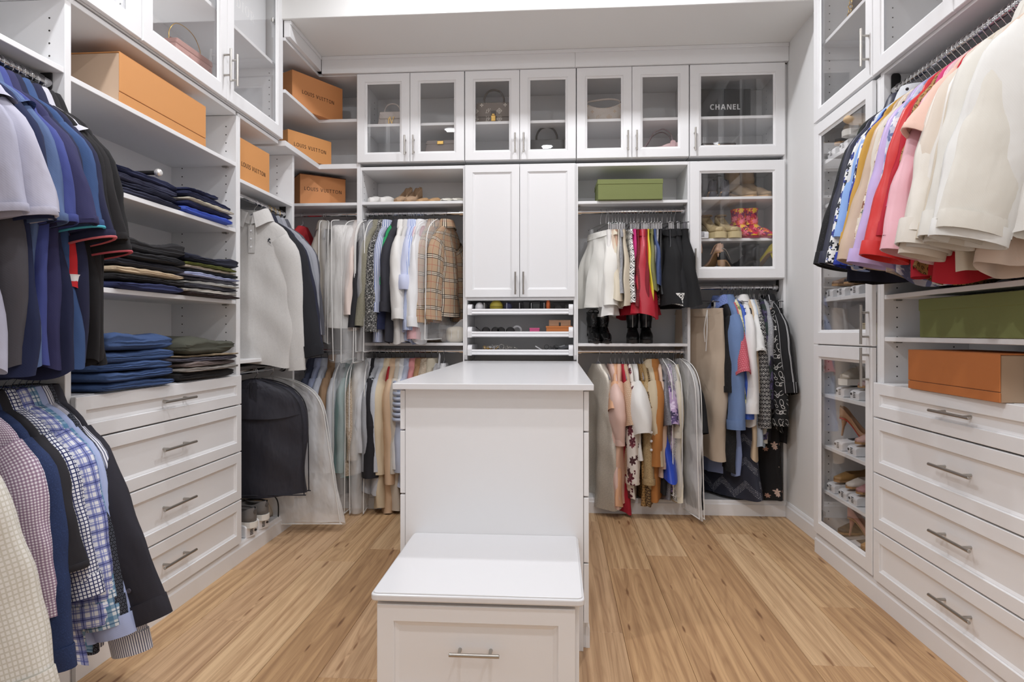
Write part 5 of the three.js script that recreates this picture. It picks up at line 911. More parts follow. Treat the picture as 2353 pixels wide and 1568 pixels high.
  part('bag_body', bagBody(0.3, 0.28, 0.17, 0.1), monogram('#d9aaa2', '#a67a76', 0.16, 0.7), g); part('flap', bagBody(0.285, 0.28, 0.03, 0.106).translate(0, 0.15, 0), leather(0xc99a92), g); part('buckle', rbox(0.03, 0.02, 0.012, 0.003).translate(-0.1, 0.185, 0), leather(0x8a6660), g); part('shoulder_strap', arch(0.12, 0.17, 0.12, 0.002), M.gold, g);
  g = thing('handbag', 'dark brown bag with a chunky gold chain in the upper right cabinet', 'handbag', at('R', -3.2, 2.746, -0.12), -Math.PI / 2);
  part('bag_body', bagBody(0.3, 0.28, 0.2, 0.1), leather(0x3a302a), g); part('chain', Array.from({ length: 16 }, (_, i) => new THREE.TorusGeometry(0.01, 0.003, 6, 12).rotateY(i % 2 ? 1.3 : 0.2).translate(-0.13 + i * 0.004, 0.02 + i * 0.019, 0.065)), M.gold, g);
  g = thing('handbag', 'small black bag with studs low in the upper right cabinet', 'handbag', at('R', -3.06, 2.355, -0.12), -Math.PI / 2);
  part('bag_body', bagBody(0.3, 0.12, 0.16, 0.09), leather(0x1b1a1b), g); part('stud', Array.from({ length: 7 }, (_, i) => new THREE.SphereGeometry(0.004, 8, 6).translate(-0.12 + i * 0.016, 0.02 + i * 0.018, 0.048)), M.steel, g);
  g = thing('handbag', 'black glossy evening bag with a gold chain in the shoe tower', 'handbag', at('R', -3.36, 1.871, -0.12), -Math.PI / 2);
  part('bag_body', bagBody(0.2, 0.1, 0.1, 0.06).translate(0, 0.07, 0), M.blackGloss, g); part('top_handle', tube([[-0.06, 0.16, 0], [-0.02, 0.21, 0], [0.04, 0.2, 0], [0.06, 0.16, 0]], 0.008, 16, 8), M.blackGloss, g); part('chain', Array.from({ length: 7 }, (_, i) => new THREE.TorusGeometry(0.012, 0.003, 6, 12).rotateY(i % 2 ? 1.2 : 0.1).translate(-0.03 + i * 0.006, 0.07 - i * 0.009, 0.04)), M.gold, g); part('bag_foot', rbox(0.16, 0.07, 0.05, 0.01).translate(0, 0.036, -0.01), M.blackGloss, g);
}

// ---------------------------------------------------------------- shoes (toe towards +x)
const SHOE = {
  sneaker: { len: 0.28, w: [0.034, 0.033, 0.045, 0.03], heel: 0, sole: 0.03, h: [0.075, 0.05, 0.06, 0.025], open: 0.5, pt: 0.6 },
  flat: { len: 0.25, w: [0.029, 0.028, 0.039, 0.022], heel: 0.004, sole: 0.006, h: [0.045, 0.028, 0.03, 0.014], open: 0.66, pt: 0.8 },
  pump: { len: 0.215, w: [0.027, 0.023, 0.036, 0.009], heel: 0.092, sole: 0.004, h: [0.058, 0.03, 0.026, 0.01], open: 0.66, pt: 1.3 },
  block: { len: 0.22, w: [0.029, 0.026, 0.038, 0.024], heel: 0.07, sole: 0.008, h: [0.056, 0.03, 0.03, 0.018], open: 0.62, pt: 0.8 },
  boot: { len: 0.245, w: [0.033, 0.031, 0.041, 0.022], heel: 0.045, sole: 0.012, h: [0.09, 0.085, 0.06, 0.022], open: 0, pt: 0.8, shaft: 0.12 },
  platform: { len: 0.25, w: [0.034, 0.034, 0.044, 0.034], heel: 0.05, sole: 0.04, h: [0.02, 0.05, 0.05, 0.03], open: 0.45, pt: 0.6 },
};
function shoeParts(kind, up, o = {}) {
  const d = { ...SHOE[kind], ...o }, n = 22, up_ = [], sole = [], yb = (s) => d.sole + d.heel * (1 - sstep(0.12, 0.68, s)), wk = (s) => { const [a, b, c, e] = d.w; let w = s < 0.35 ? lerp(a, b, sstep(0, 0.35, s)) : s < 0.7 ? lerp(b, c, sstep(0.35, 0.7, s)) : lerp(c, e, Math.pow((s - 0.7) / 0.3, d.pt)); if (s < 0.1) w *= Math.sqrt(1 - ((0.1 - s) / 0.105) ** 2); if (s > 0.94) w *= Math.sqrt(Math.max(0.02, 1 - ((s - 0.94) / 0.0615) ** 2)); return w; }, hk = (s) => { const [a, b, c, e] = d.h; return s < 0.35 ? lerp(a, b, sstep(0, 0.3, s)) : s < 0.65 ? lerp(b, c, sstep(0.35, 0.65, s)) : lerp(c, e, sstep(0.65, 1, s)); };
  const L = d.len * (d.heel > 0.06 ? 0.95 : 1);
  for (let j = 0; j <= n; j++) {
    const s = j / n, x = (s - 0.5) * L, w = wk(s), y = yb(s), h = hk(s), op = s < d.open && s > 0.02 ? 1 : 0, top = h * (0.32 + 0.2 * (1 - s));
    const ring = [[x, y, -w], [x, y + h * 0.35, -w * 1.06], [x, y + h * 0.7, -w * 0.98]];
    if (op) { const sl = s < 0.1 ? 0.5 : 1; ring.push([x, y + h, -w * 0.86], [x, y + h * 0.96, -w * 0.78], [x, y + 0.005, -w * 0.74 * sl], [x, y + 0.005, 0], [x, y + 0.005, w * 0.74 * sl], [x, y + h * 0.96, w * 0.78], [x, y + h, w * 0.86]); }
    else ring.push([x, y + h * 0.92, -w * 0.78], [x, y + h * 1.0, -w * 0.55], [x, y + h * 1.06, -w * 0.3], [x, y + h * 1.08, 0], [x, y + h * 1.06, w * 0.3], [x, y + h * 1.0, w * 0.55], [x, y + h * 0.92, w * 0.78]);
    ring.push([x, y + h * 0.7, w * 0.98], [x, y + h * 0.35, w * 1.06], [x, y, w]);
    up_.push(ring);
    const tb = d.heel > 0.03 || kind === 'boot' ? (s < 0.3 && d.blockHeel ? y : d.sole + 0.001) : y;
    const k = kind === 'sneaker' || kind === 'platform' ? 1.1 : 1.02, th = d.heel > 0.03 && kind !== 'platform' ? Math.min(d.sole + 0.002, 0.016) : y;
    sole.push([[x * k ** 0.5, y + 0.001, -w * k], [x * k ** 0.5, y + 0.001, w * k], [x * k ** 0.5, y - th + 0.0005, w * k], [x * k ** 0.5, y - th + 0.0005, -w * k]]);
  }
  const gs = { upper: loft(up_, { closed: true, cap0: true, cap1: true }), sole: toCreasedNormals(loft(sole, { cap0: true, cap1: true }), 0.6) };
  if (d.heel > 0.03 && kind !== 'platform') { const hy = yb(0.06), hx = -0.44 * L; const k = kind === 'pump' ? [[0.0045, 0.0055], [0.006, 0.008], [0.018, 0.02]] : [[0.02, 0.024], [0.021, 0.026], [0.025, 0.028]]; gs.heel = loft([0, 0.5, 1].map((q, i) => Array.from({ length: 14 }, (_, m) => { const a = m / 14 * 6.283; return [hx + (kind === 'pump' ? lerp(-0.004, 0.012, q) : 0.006) + k[i][0] * Math.cos(a), hy * q * 0.99, k[i][1] * Math.sin(a)]; })), { cap0: true, cap1: true }); }
  if (d.shaft) { const y0 = yb(0.15) + 0.05, rs = []; for (let j = 0; j <= 8; j++) { const q = j / 8, y = y0 + q * d.shaft; rs.push(Array.from({ length: 20 }, (_, m) => { const a = m / 20 * 6.283, k = 1 + 0.05 * Math.sin(q * 9 + a * 2); return [-0.055 - 0.006 * q + (0.052 + 0.004 * q) * Math.cos(a) * k, y, (0.038 + 0.006 * q) * Math.sin(a) * k]; })); } const inn = rs.slice(4).reverse().map((r) => r.map((p) => [-0.06 + (p[0] + 0.06) * 0.93, p[1], p[2] * 0.93])); gs.shaft = loft([...rs, ...inn]); }
  return gs;
}
const shoeCache = new Map();
function shoe(label, pos, turn, kind, up, sole, o = {}) {
  const g = thing(o.name ?? (kind === 'boot' ? 'ankle_boot' : kind === 'sneaker' ? 'sneaker' : kind === 'pump' || kind === 'block' ? 'high_heel' : 'shoe'), label, o.cat ?? (kind === 'boot' ? 'boot' : 'shoe'), pos, turn, o.group);
  const key = kind + JSON.stringify(o.shape ?? {}); if (!shoeCache.has(key)) shoeCache.set(key, shoeParts(kind, up, o.shape)); const p = shoeCache.get(key);
  const u = part('upper', p.shaft ? [p.upper.clone(), p.shaft.clone()] : p.upper, up, g); part('sole', p.sole, sole, g); if (p.heel) part('heel', p.heel, o.heelMat ?? up, g);
  if (kind === 'sneaker') { part('laces', Array.from({ length: 4 }, (_, i) => tube([[0.012 + i * 0.018, 0.088 - i * 0.003, -0.02], [0.014 + i * 0.018, 0.098 - i * 0.003, 0], [0.012 + i * 0.018, 0.088 - i * 0.003, 0.02]], 0.0025, 8, 6)), o.laceMat ?? M.plastic, g); part('collar_lining', new THREE.TorusGeometry(0.033, 0.006, 8, 20).rotateX(Math.PI / 2).scale(1.7, 0.8, 0.85).translate(-0.07, 0.099, 0), o.lining ?? up, g); }
  if (o.extra) o.extra(g);
  return g;
}
// white slotted shoe riser
const riserGeo = (() => { const s = new THREE.Shape(); s.moveTo(-0.12, 0); s.lineTo(0.12, 0); s.lineTo(0.122, 0.03); s.quadraticCurveTo(0.12, 0.044, 0.1, 0.046); s.lineTo(-0.09, 0.066); s.quadraticCurveTo(-0.118, 0.066, -0.12, 0.05); s.closePath(); return extrude(s, 0.088, 0.006, 3, 6).translate(0, 0, -0.044); })();
let riserProto;
function riser(label, pos, turn) {
  if (!riserProto) {
    riserProto = new THREE.Group(); part('riser_body', riserGeo, M.plastic, riserProto);
    for (const e of [-1, 1]) { part('vent_slot', [0, 1, 2, 3].map((k) => bx(e * 0.1205, e * 0.1228, 0.01 + k * 0.008, 0.0135 + k * 0.008, -0.014, 0.008, 0.0005)), M.slot, riserProto); part('finger_hole', cyl(0.008, 0.008, 0.003, 16).rotateZ(Math.PI / 2).scale(1, 0.75, 1.1).translate(e * 0.121, 0.026, 0.028), M.slot, riserProto); }
    for (const e of [-1, 1]) part('vent_slot', [0, 1, 2, 3].map((k) => bx(0.04, 0.062, 0.008 + k * 0.008, 0.0115 + k * 0.008, e * 0.0435, e * 0.0447, 0.0004)), M.slot, riserProto), part('finger_hole', cyl(0.008, 0.008, 0.002, 16).rotateX(Math.PI / 2).translate(-0.05, 0.03, e * 0.0441), M.slot, riserProto);
    part('top_slot', bx(-0.1, 0.06, 0.0, 0.002, -0.026, 0.026, 0.0006).rotateZ(-0.105).translate(0, 0.0572, 0), M.slot, riserProto);
  }
  const g = riserProto.clone(); g.name = numbered('shoe_riser'); scene.add(g); g.position.set(...pos); g.rotation.y = turn; return tag(g, label, 'shoe rack', 'white shoe risers');
}
const tan = leather(0xa98a68), nude = leather(0xd9b49c, 0.35), whiteL = leather(0xeceae6), suede = leather(0xb69a7e, 0.9), cork = solid(0xc9a377, 0.8), dark = leather(0x1c1b1d), soleTan = solid(0xb08a60, 0.7), soleDark = solid(0x2a2624, 0.8), soleWhite = solid(0xece9e2, 0.6);
{ // cubby above the blouses; toes point back except the flats
  const y = 2.0765, H = -Math.PI / 2;
  shoe('left white slip-on at the left end of the shoe cubby', at('B', -1.24, y, -0.16), H - 0.25, 'flat', whiteL, soleWhite, { shape: { h: [0.055, 0.045, 0.05, 0.03], open: 0.4 } });
  shoe('right white slip-on, second from the left in the cubby', at('B', -1.155, y, -0.16), H - 0.35, 'flat', whiteL, soleWhite, { shape: { h: [0.055, 0.045, 0.05, 0.03], open: 0.4 } });
  for (const [x, w] of [[-1.06, 'left'], [-0.99, 'right']]) shoe(`${w} brown suede open-toe block heel in the cubby`, at('B', x, y, -0.13), H - 0.2, 'block', suede, soleTan, { shape: { heel: 0.05, h: [0.085, 0.055, 0.042, 0.018], open: 0.6 } });
  for (const [x, w] of [[-0.9, 'left'], [-0.82, 'right']]) shoe(`${w} tan strappy slide in the shoe cubby`, at('B', x, y, -0.14), H - 0.25, 'flat', leather(0xc09a70), cork, { name: 'sandal', shape: { h: [0.006, 0.006, 0.032, 0.01], open: 0.5 }, extra: (g) => part('strap', tube([[0.0, 0.01, -0.036], [0.01, 0.042, 0], [0.03, 0.01, 0.036]], 0.007, 12, 8), leather(0xb08a60), g) });
  for (const [x, w] of [[-0.735, 'left'], [-0.665, 'right']]) shoe(`${w} cream flat shoe at the right end of the cubby`, at('B', x, y, -0.15), H - 0.25, 'flat', leather(0xe6e2d6), soleDark, {});
}
{ // black boots on the shelf above the dresses
  const y = 1.118;
  for (const [x, w] of [[0.255, 'left'], [0.325, 'right']]) shoe(`${w} glossy black lace-up boot on the back shelf`, at('B', x, y, -0.12), -Math.PI / 2 + 0.1, 'boot', M.blackGloss, soleDark, { heelMat: M.black, shape: { shaft: 0.1, heel: 0.05 }, extra: (g) => { part('laces', Array.from({ length: 6 }, (_, i) => tube([[0.005 - i * 0.008, 0.105 + i * 0.017, -0.018], [0.012 - i * 0.008, 0.113 + i * 0.017, 0], [0.005 - i * 0.008, 0.105 + i * 0.017, 0.018]], 0.0025, 8, 6)), M.blackGloss, g); part('bow', [new THREE.TorusGeometry(0.02, 0.004, 8, 16).scale(1, 0.6, 1).rotateY(1.5).rotateX(0.5).translate(-0.02, 0.215, 0.018), new THREE.TorusGeometry(0.02, 0.004, 8, 16).scale(1, 0.6, 1).rotateY(1.5).rotateX(-0.5).translate(-0.02, 0.215, -0.018)], M.blackGloss, g); } });
  for (const [x, w] of [[0.515, 'left'], [0.605, 'right']]) shoe(`${w} black zipped ankle boot on the back shelf`, at('B', x, y, -0.12), -Math.PI / 2 - 0.1, 'boot', solid(0x141415, 0.35), soleDark, { shape: { shaft: 0.125, heel: 0.03, sole: 0.022 }, extra: (g) => { part('zip', rod([0.0, 0.09, 0.0], [-0.004, 0.215, 0.0], 0.003, 8), M.steel, g); part('welt', new THREE.TorusGeometry(0.04, 0.003, 6, 24).rotateX(Math.PI / 2).scale(2.2, 1, 1).translate(0.015, 0.024, 0), M.steel, g); } });
}
{ // shoes behind the glass of the shoe cabinet
  const F = -Math.PI / 2, a = 2.0785, b = 1.8065, c = 1.557;
  shoe('dark red pump half hidden by the cabinet frame', at('B', 0.935, a, -0.16), F + Math.PI, 'block', leather(0x4a2228), soleDark, { shape: { heel: 0.04, h: [0.075, 0.05, 0.04, 0.02] } });
  for (const [x, w] of [[1.035, 'left'], [1.115, 'right']]) shoe(`${w} charcoal loafer on the top shelf behind glass`, at('B', x, a, -0.16), F + Math.PI, 'block', leather(0x3c3a40), soleTan, { shape: { heel: 0.035, h: [0.075, 0.05, 0.04, 0.02], open: 0.6 } });
  for (const [x, w] of [[1.235, 'left'], [1.33, 'right']]) shoe(`${w} sand suede boot on the top shelf behind glass`, at('B', x, a, -0.16), F + 0.75, 'boot', leather(0xb39a7c, 0.9), cork, { heelMat: cork, shape: { shaft: 0.12, sole: 0.02 } });
  for (const [x, w] of [[1.04, 'left'], [1.135, 'right']]) shoe(`${w} beige platform ankle-strap heel behind glass`, at('B', x, b, -0.1), F + 0.3, 'platform', leather(0xb8a57e), leather(0xc9b88e), { name: 'platform_heel', shape: { heel: 0.075, h: [0.07, 0.035, 0.045, 0.03] }, extra: (g) => { part('ankle_strap', new THREE.TorusGeometry(0.036, 0.005, 8, 20).rotateX(Math.PI / 2).scale(1.1, 1, 0.9).translate(-0.075, 0.172, 0), leather(0x8a7554), g); part('heel', loft([0, 1].map((q) => Array.from({ length: 14 }, (_, m) => { const r = m / 14 * 6.283; return [-0.095 + 0.028 * Math.cos(r), 0.115 * q, 0.027 * Math.sin(r)]; })), { cap0: true, cap1: true }), leather(0xc9a36e), g); } });
  for (const [x, w, t] of [[1.25, 'left', 0.45], [1.335, 'right', 0.7]]) shoe(`${w} red and orange flowered boot behind glass`, at('B', x, b, -0.1), F + t, 'boot', T.hotFloral, solid(0x8a2a3a, 0.6), { shape: { shaft: 0.11, heel: 0.04 } });
  shoe('nude slingback pump at the left of the bottom glass shelf', at('B', 1.045, c + 0.066, -0.12), F + Math.PI + 0.35, 'pump', nude, soleTan, { extra: (g) => part('heel_strap', tube([[-0.02, 0.09, 0.026], [-0.07, 0.145, 0.02], [-0.095, 0.15, 0], [-0.07, 0.145, -0.02], [-0.02, 0.09, -0.026]], 0.004, 20, 8), nude, g) });
  shoe('nude pump mostly hidden by the left cabinet frame', at('B', 0.925, c + 0.066, -0.12), F + Math.PI + 0.1, 'pump', nude, soleTan);
  shoe('black slingback with a tan block heel behind glass', at('B', 1.145, c + 0.03, -0.1), F + Math.PI - 0.8, 'block', dark, soleTan, { heelMat: solid(0x9a7856, 0.6), extra: (g) => part('heel_strap', tube([[-0.02, 0.08, 0.028], [-0.08, 0.15, 0.02], [-0.1, 0.155, 0], [-0.08, 0.15, -0.02], [-0.02, 0.08, -0.028]], 0.005, 20, 8), M.steel, g) });
  shoe('black ankle boot in the middle of the bottom glass shelf', at('B', 1.24, c + 0.03, -0.12), F + Math.PI + 0.7, 'boot', dark, soleDark, { shape: { shaft: 0.06, heel: 0.06 } });
  shoe('bright yellow stiletto at the right of the bottom glass shelf', at('B', 1.365, c + 0.066, -0.12), F + Math.PI + 0.75, 'pump', leather(0xd6c43c, 0.4), soleTan);
  for (const [x, l, t] of [[0.925, 'under the half hidden nude pump', 0.1], [1.045, 'under the nude slingback', 0.35], [1.365, 'under the yellow stiletto', 0.75]]) riser(`white slotted riser ${l}`, at('B', x, c, -0.12), F + Math.PI + t);
  riser('white slotted riser at the left end of the middle glass shelf', at('B', 0.95, b, -0.12), F);
  const g = thing('glass_stopper', 'cut glass ornament behind the left edge of the shoe cabinet', 'ornament', at('B', 0.95, b + 0.066, -0.12)); part('base', cyl(0.018, 0.026, 0.03, 12).translate(0, 0.015, 0), M.slot, g); part('stem', cyl(0.008, 0.012, 0.06, 10).translate(0, 0.058, 0), cork, g); part('finial', new THREE.IcosahedronGeometry(0.03, 1).scale(0.9, 1.4, 0.9).translate(0, 0.125, 0), phy({ color: 0xffffff, roughness: 0.02, metalness: 0.6 }), g);
}
{ // the shoe tower on the right; heels face the room
  const F = Math.PI, P = (r, y, z = -0.15) => at('R', r, y, z), rows = [
    [0.098, [[-3.42, 'black flat', 'flat', dark], [-3.29, 'rose nude stiletto', 'pump', leather(0xc58f80, 0.4)], [-3.17, 'tan sandal', 'flat', leather(0xb5854e)]]],
    [0.353, [[-3.47, 'honey brown loafer', 'flat', leather(0xa57f4c)], [-3.33, 'white slipper with black lining', 'flat', leather(0xd8cfc6)], [-3.22, 'dusty rose flat', 'flat', leather(0xb08080)]]],
    [0.591, [[-3.38, 'tan stiletto with a red sole', 'pump', leather(0xb08460, 0.4)], [-3.23, 'blush woven shoe', 'flat', leather(0xc9a39a)]]],
    [0.865, [[-3.36, 'gold glitter sneaker', 'sneaker', T.glitter], [-3.2, 'rose suede mule', 'flat', leather(0xb59a98)]]],
    [1.373, [[-3.49, 'bronze beaded sandal', 'flat', leather(0x8a6f5c)], [-3.35, 'black satin flat', 'flat', dark], [-3.2, 'cream moccasin', 'flat', leather(0xd8cdb8)]]],
    [2.106, [[-3.46, 'black buckled shoe', 'flat', dark], [-3.32, 'taupe printed mule', 'sneaker', leather(0x8d7c68)]]],
  ];
  rows.forEach(([y, list], k) => list.forEach(([r, n, kind, mat]) => {
    riser(`white slotted riser under the ${n}`, P(r, y, -0.14), F);
    const sole = n.includes('red sole') ? solid(0xb3281e, 0.4) : kind === 'sneaker' ? soleWhite : soleTan;
    shoe(`${n} on its white riser in the shoe tower`, P(r, y + 0.06, kind === 'pump' ? -0.13 : -0.15), kind === 'pump' ? -0.9 : F + 0.25, kind, mat, sole, kind === 'flat' ? { shape: { h: [0.055, 0.035, 0.035, 0.016], sole: 0.01 } } : {});
  }));
  const g = thing('cream_pot', 'cream tub on the shelf above the tower\'s middle doors', 'pot', P(-3.17, 1.131, -0.11)); part('tub', new THREE.LatheGeometry([[0, 0], [0.05, 0], [0.062, 0.1], [0.058, 0.1], [0.048, 0.006]].map((p) => new THREE.Vector2(...p)), 28), leather(0xcfc2a4), g); part('rim', new THREE.TorusGeometry(0.06, 0.004, 8, 28).rotateX(Math.PI / 2).translate(0, 0.1, 0), leather(0xbfae8c), g);
  for (const [r, n, m] of [[-3.5, 'pale', leather(0xc8c2bb)], [-3.42, 'dusty pink', leather(0xb08a86)], [-3.34, 'maroon', leather(0x5e3036)], [-3.26, 'slate blue', leather(0x3a3f55)]]) shoe(`${n} boot standing at the back of the middle tower shelf`, P(r, 1.131, -0.2), F, 'boot', m, soleDark, { shape: { shaft: 0.07 } });
  riser('white slotted riser lying empty on the middle tower shelf', P(-3.3, 1.131, -0.06), Math.PI / 2);
  const h = thing('wooden_shoe_tree', 'pale wooden shoe tree at the top of the shoe tower', 'shoe tree', P(-3.2, 2.2, -0.09), Math.PI); part('toe_block', new THREE.SphereGeometry(0.045, 20, 14).scale(1.6, 0.6, 0.85).translate(0.05, 0.02, 0), solid(0xd2b48c, 0.6), h); part('spring_rod', rod([-0.1, 0.02, 0], [0.0, 0.02, 0], 0.008, 10), M.steel, h); part('heel_knob', new THREE.SphereGeometry(0.025, 16, 12).scale(0.8, 1, 1).translate(-0.11, 0.02, 0), solid(0xd2b48c, 0.6), h);
}
{ // floor of the bay left of the corner
  const y = 0.0975, gr = leather(0x75716e, 0.9), F = -0.25;
  for (const [r, t] of [[3.36, 'front'], [3.5, 'rear']]) { riser(`white slotted riser under the ${t} grey sneaker`, at('L', r, y, -0.1), F + Math.PI); shoe(`${t} grey sneaker with a cream sole below the suit bag`, at('L', r, y + 0.05, -0.1), F + Math.PI, 'sneaker', gr, soleWhite, { laceMat: gr, lining: leather(0x4a4746, 0.9), extra: (g) => part('heel_badge', [cyl(0.012, 0.012, 0.003, 18).rotateZ(Math.PI / 2).translate(-0.142, 0.085, 0)], leather(0x5a5654), g) }); }
  const g = thing('cloth_bag', 'crumpled beige cloth pouch on the floor by the clear bag', 'pouch', at('L', 3.7, y, -0.14), 0.4);
  const ring = []; for (let j = 0; j <= 10; j++) { const q = j / 10; ring.push(Array.from({ length: 24 }, (_, m) => { const a = m / 24 * 6.283, k = (1 - 0.35 * q * q) * (1 + 0.1 * Math.sin(a * 3 + q * 5) + 0.06 * Math.sin(a * 7 - q * 9)); return [0.09 * k * Math.cos(a), 0.17 * q, 0.1 * k * Math.sin(a)]; })); }
  part('pouch_body', loft(ring, { cap0: true, cap1: true }), cloth(0xb8aa98), g); part('drawstring', tube([[0.07, 0.15, 0.05], [0.12, 0.1, 0.06], [0.125, -0.06, 0.07]], 0.004, 16, 6), M.black, g);
}
{ // shelf under the tan checked coats
  let g = thing('cosmetic_bag', 'cream ribbed pouch in plastic at the shelf end', 'pouch', at('B', -0.69, 1.121, -0.1)); part('pouch_body', rbox(0.13, 0.11, 0.1, 0.04, 5).translate(0, 0.055, 0), leather(0xcfc4ae), g); part('seam', [-0.02, 0.025].map((x) => new THREE.TorusGeometry(0.054, 0.002, 6, 24).rotateY(Math.PI / 2).translate(x, 0.055, 0)), M.piping, g); part('plastic_cover', foldedGeo(0.19, 0.15, 0.15, 3, 1.6).translate(-0.01, 0.0, 0), M.film, g);
  g = thing('woven_clutch', 'brown woven clutch beside the cream pouch on the shelf', 'clutch', at('B', -0.83, 1.121, -0.1)); part('clutch_body', rbox(0.16, 0.065, 0.08, 0.02, 4).translate(0, 0.033, 0), glyphs('#3a2f28', '#b59a74', 0.05, 4, 62, 'ring'), g); part('clutch_flap', rbox(0.15, 0.03, 0.06, 0.012).translate(0, 0.078, 0), leather(0x3a2f2a), g);
}
// ---------------------------------------------------------------- folded clothes
function foldedGeo(w, d, h, seed, puff = 1) {
  const R = rng(seed), n = 34, rings = [], ph = [R() * 6, R() * 6, R() * 6], rows = 18;
  for (let j = 0; j <= rows; j++) {
    const q = j / rows, e = Math.pow(Math.abs(q * 2 - 1), 8), x = (q - 0.5) * w * (1 + 0.01 * Math.sin(q * 9)), ring = [];
    for (let i = 0; i < n; i++) {
      const a = i / n * 6.283, c = Math.cos(a), s = Math.sin(a);
      let z = Math.sign(c) * Math.pow(Math.abs(c), 0.28) * d / 2, y = Math.sign(s) * Math.pow(Math.abs(s), 0.62) * h / 2;
      if (c > 0.3) z -= 0.008 * Math.exp(-((y / (h * 0.12)) ** 2)) * sstep(0.3, 0.9, c);
      const b = 0.5 * h * 0.16 * puff * (Math.sin(q * 7 + ph[0]) + Math.sin(z * 22 + ph[1] + q * 3)) + 0.0015 * Math.sin(q * 31 + z * 60);
      z += 0.006 * Math.sin(q * 5 + ph[2]); y = y * (1 - 0.45 * e) + b * (s > 0 ? 1 : 0.25);
      ring.push([x * (1 - 0.0 * e), y + h / 2, z * (1 - 0.04 * e)]);
    }
    rings.push(ring);
  }
  return loft(rings, { cap0: true, cap1: true });
}
function stack(side, r, y, z, w, d, items, group, where, name = 'folded_trousers', cat = 'trousers', seed = 1, tilt = 0) {
  const J = rng(seed + 900), j = (k) => (J() - 0.5) * k;
  items.forEach(([mat, h, look, o = {}], i) => {
    const g = thing(name, `${look} ${where}`, cat, at(side, r + (o.dr ?? j(0.024)), y, z + (o.dz ?? j(0.02))), SIDES[side].turn + (o.t ?? j(0.07)) + tilt, group);
    part('folded_cloth', foldedGeo(w * (o.w ?? 1), d * (o.d ?? 1), h, seed * 31 + i, o.p ?? 1), mat, g);
    part('folded_layer', foldedGeo(w * (o.w ?? 1) * 0.97, d * (o.d ?? 1) * 0.95, h * 0.5, seed * 57 + i).translate(0.002, h * 0.22, d * 0.03), mat, g);
    if (o.extra) o.extra(g, h, d);
    y += h * 0.93;
  });
}
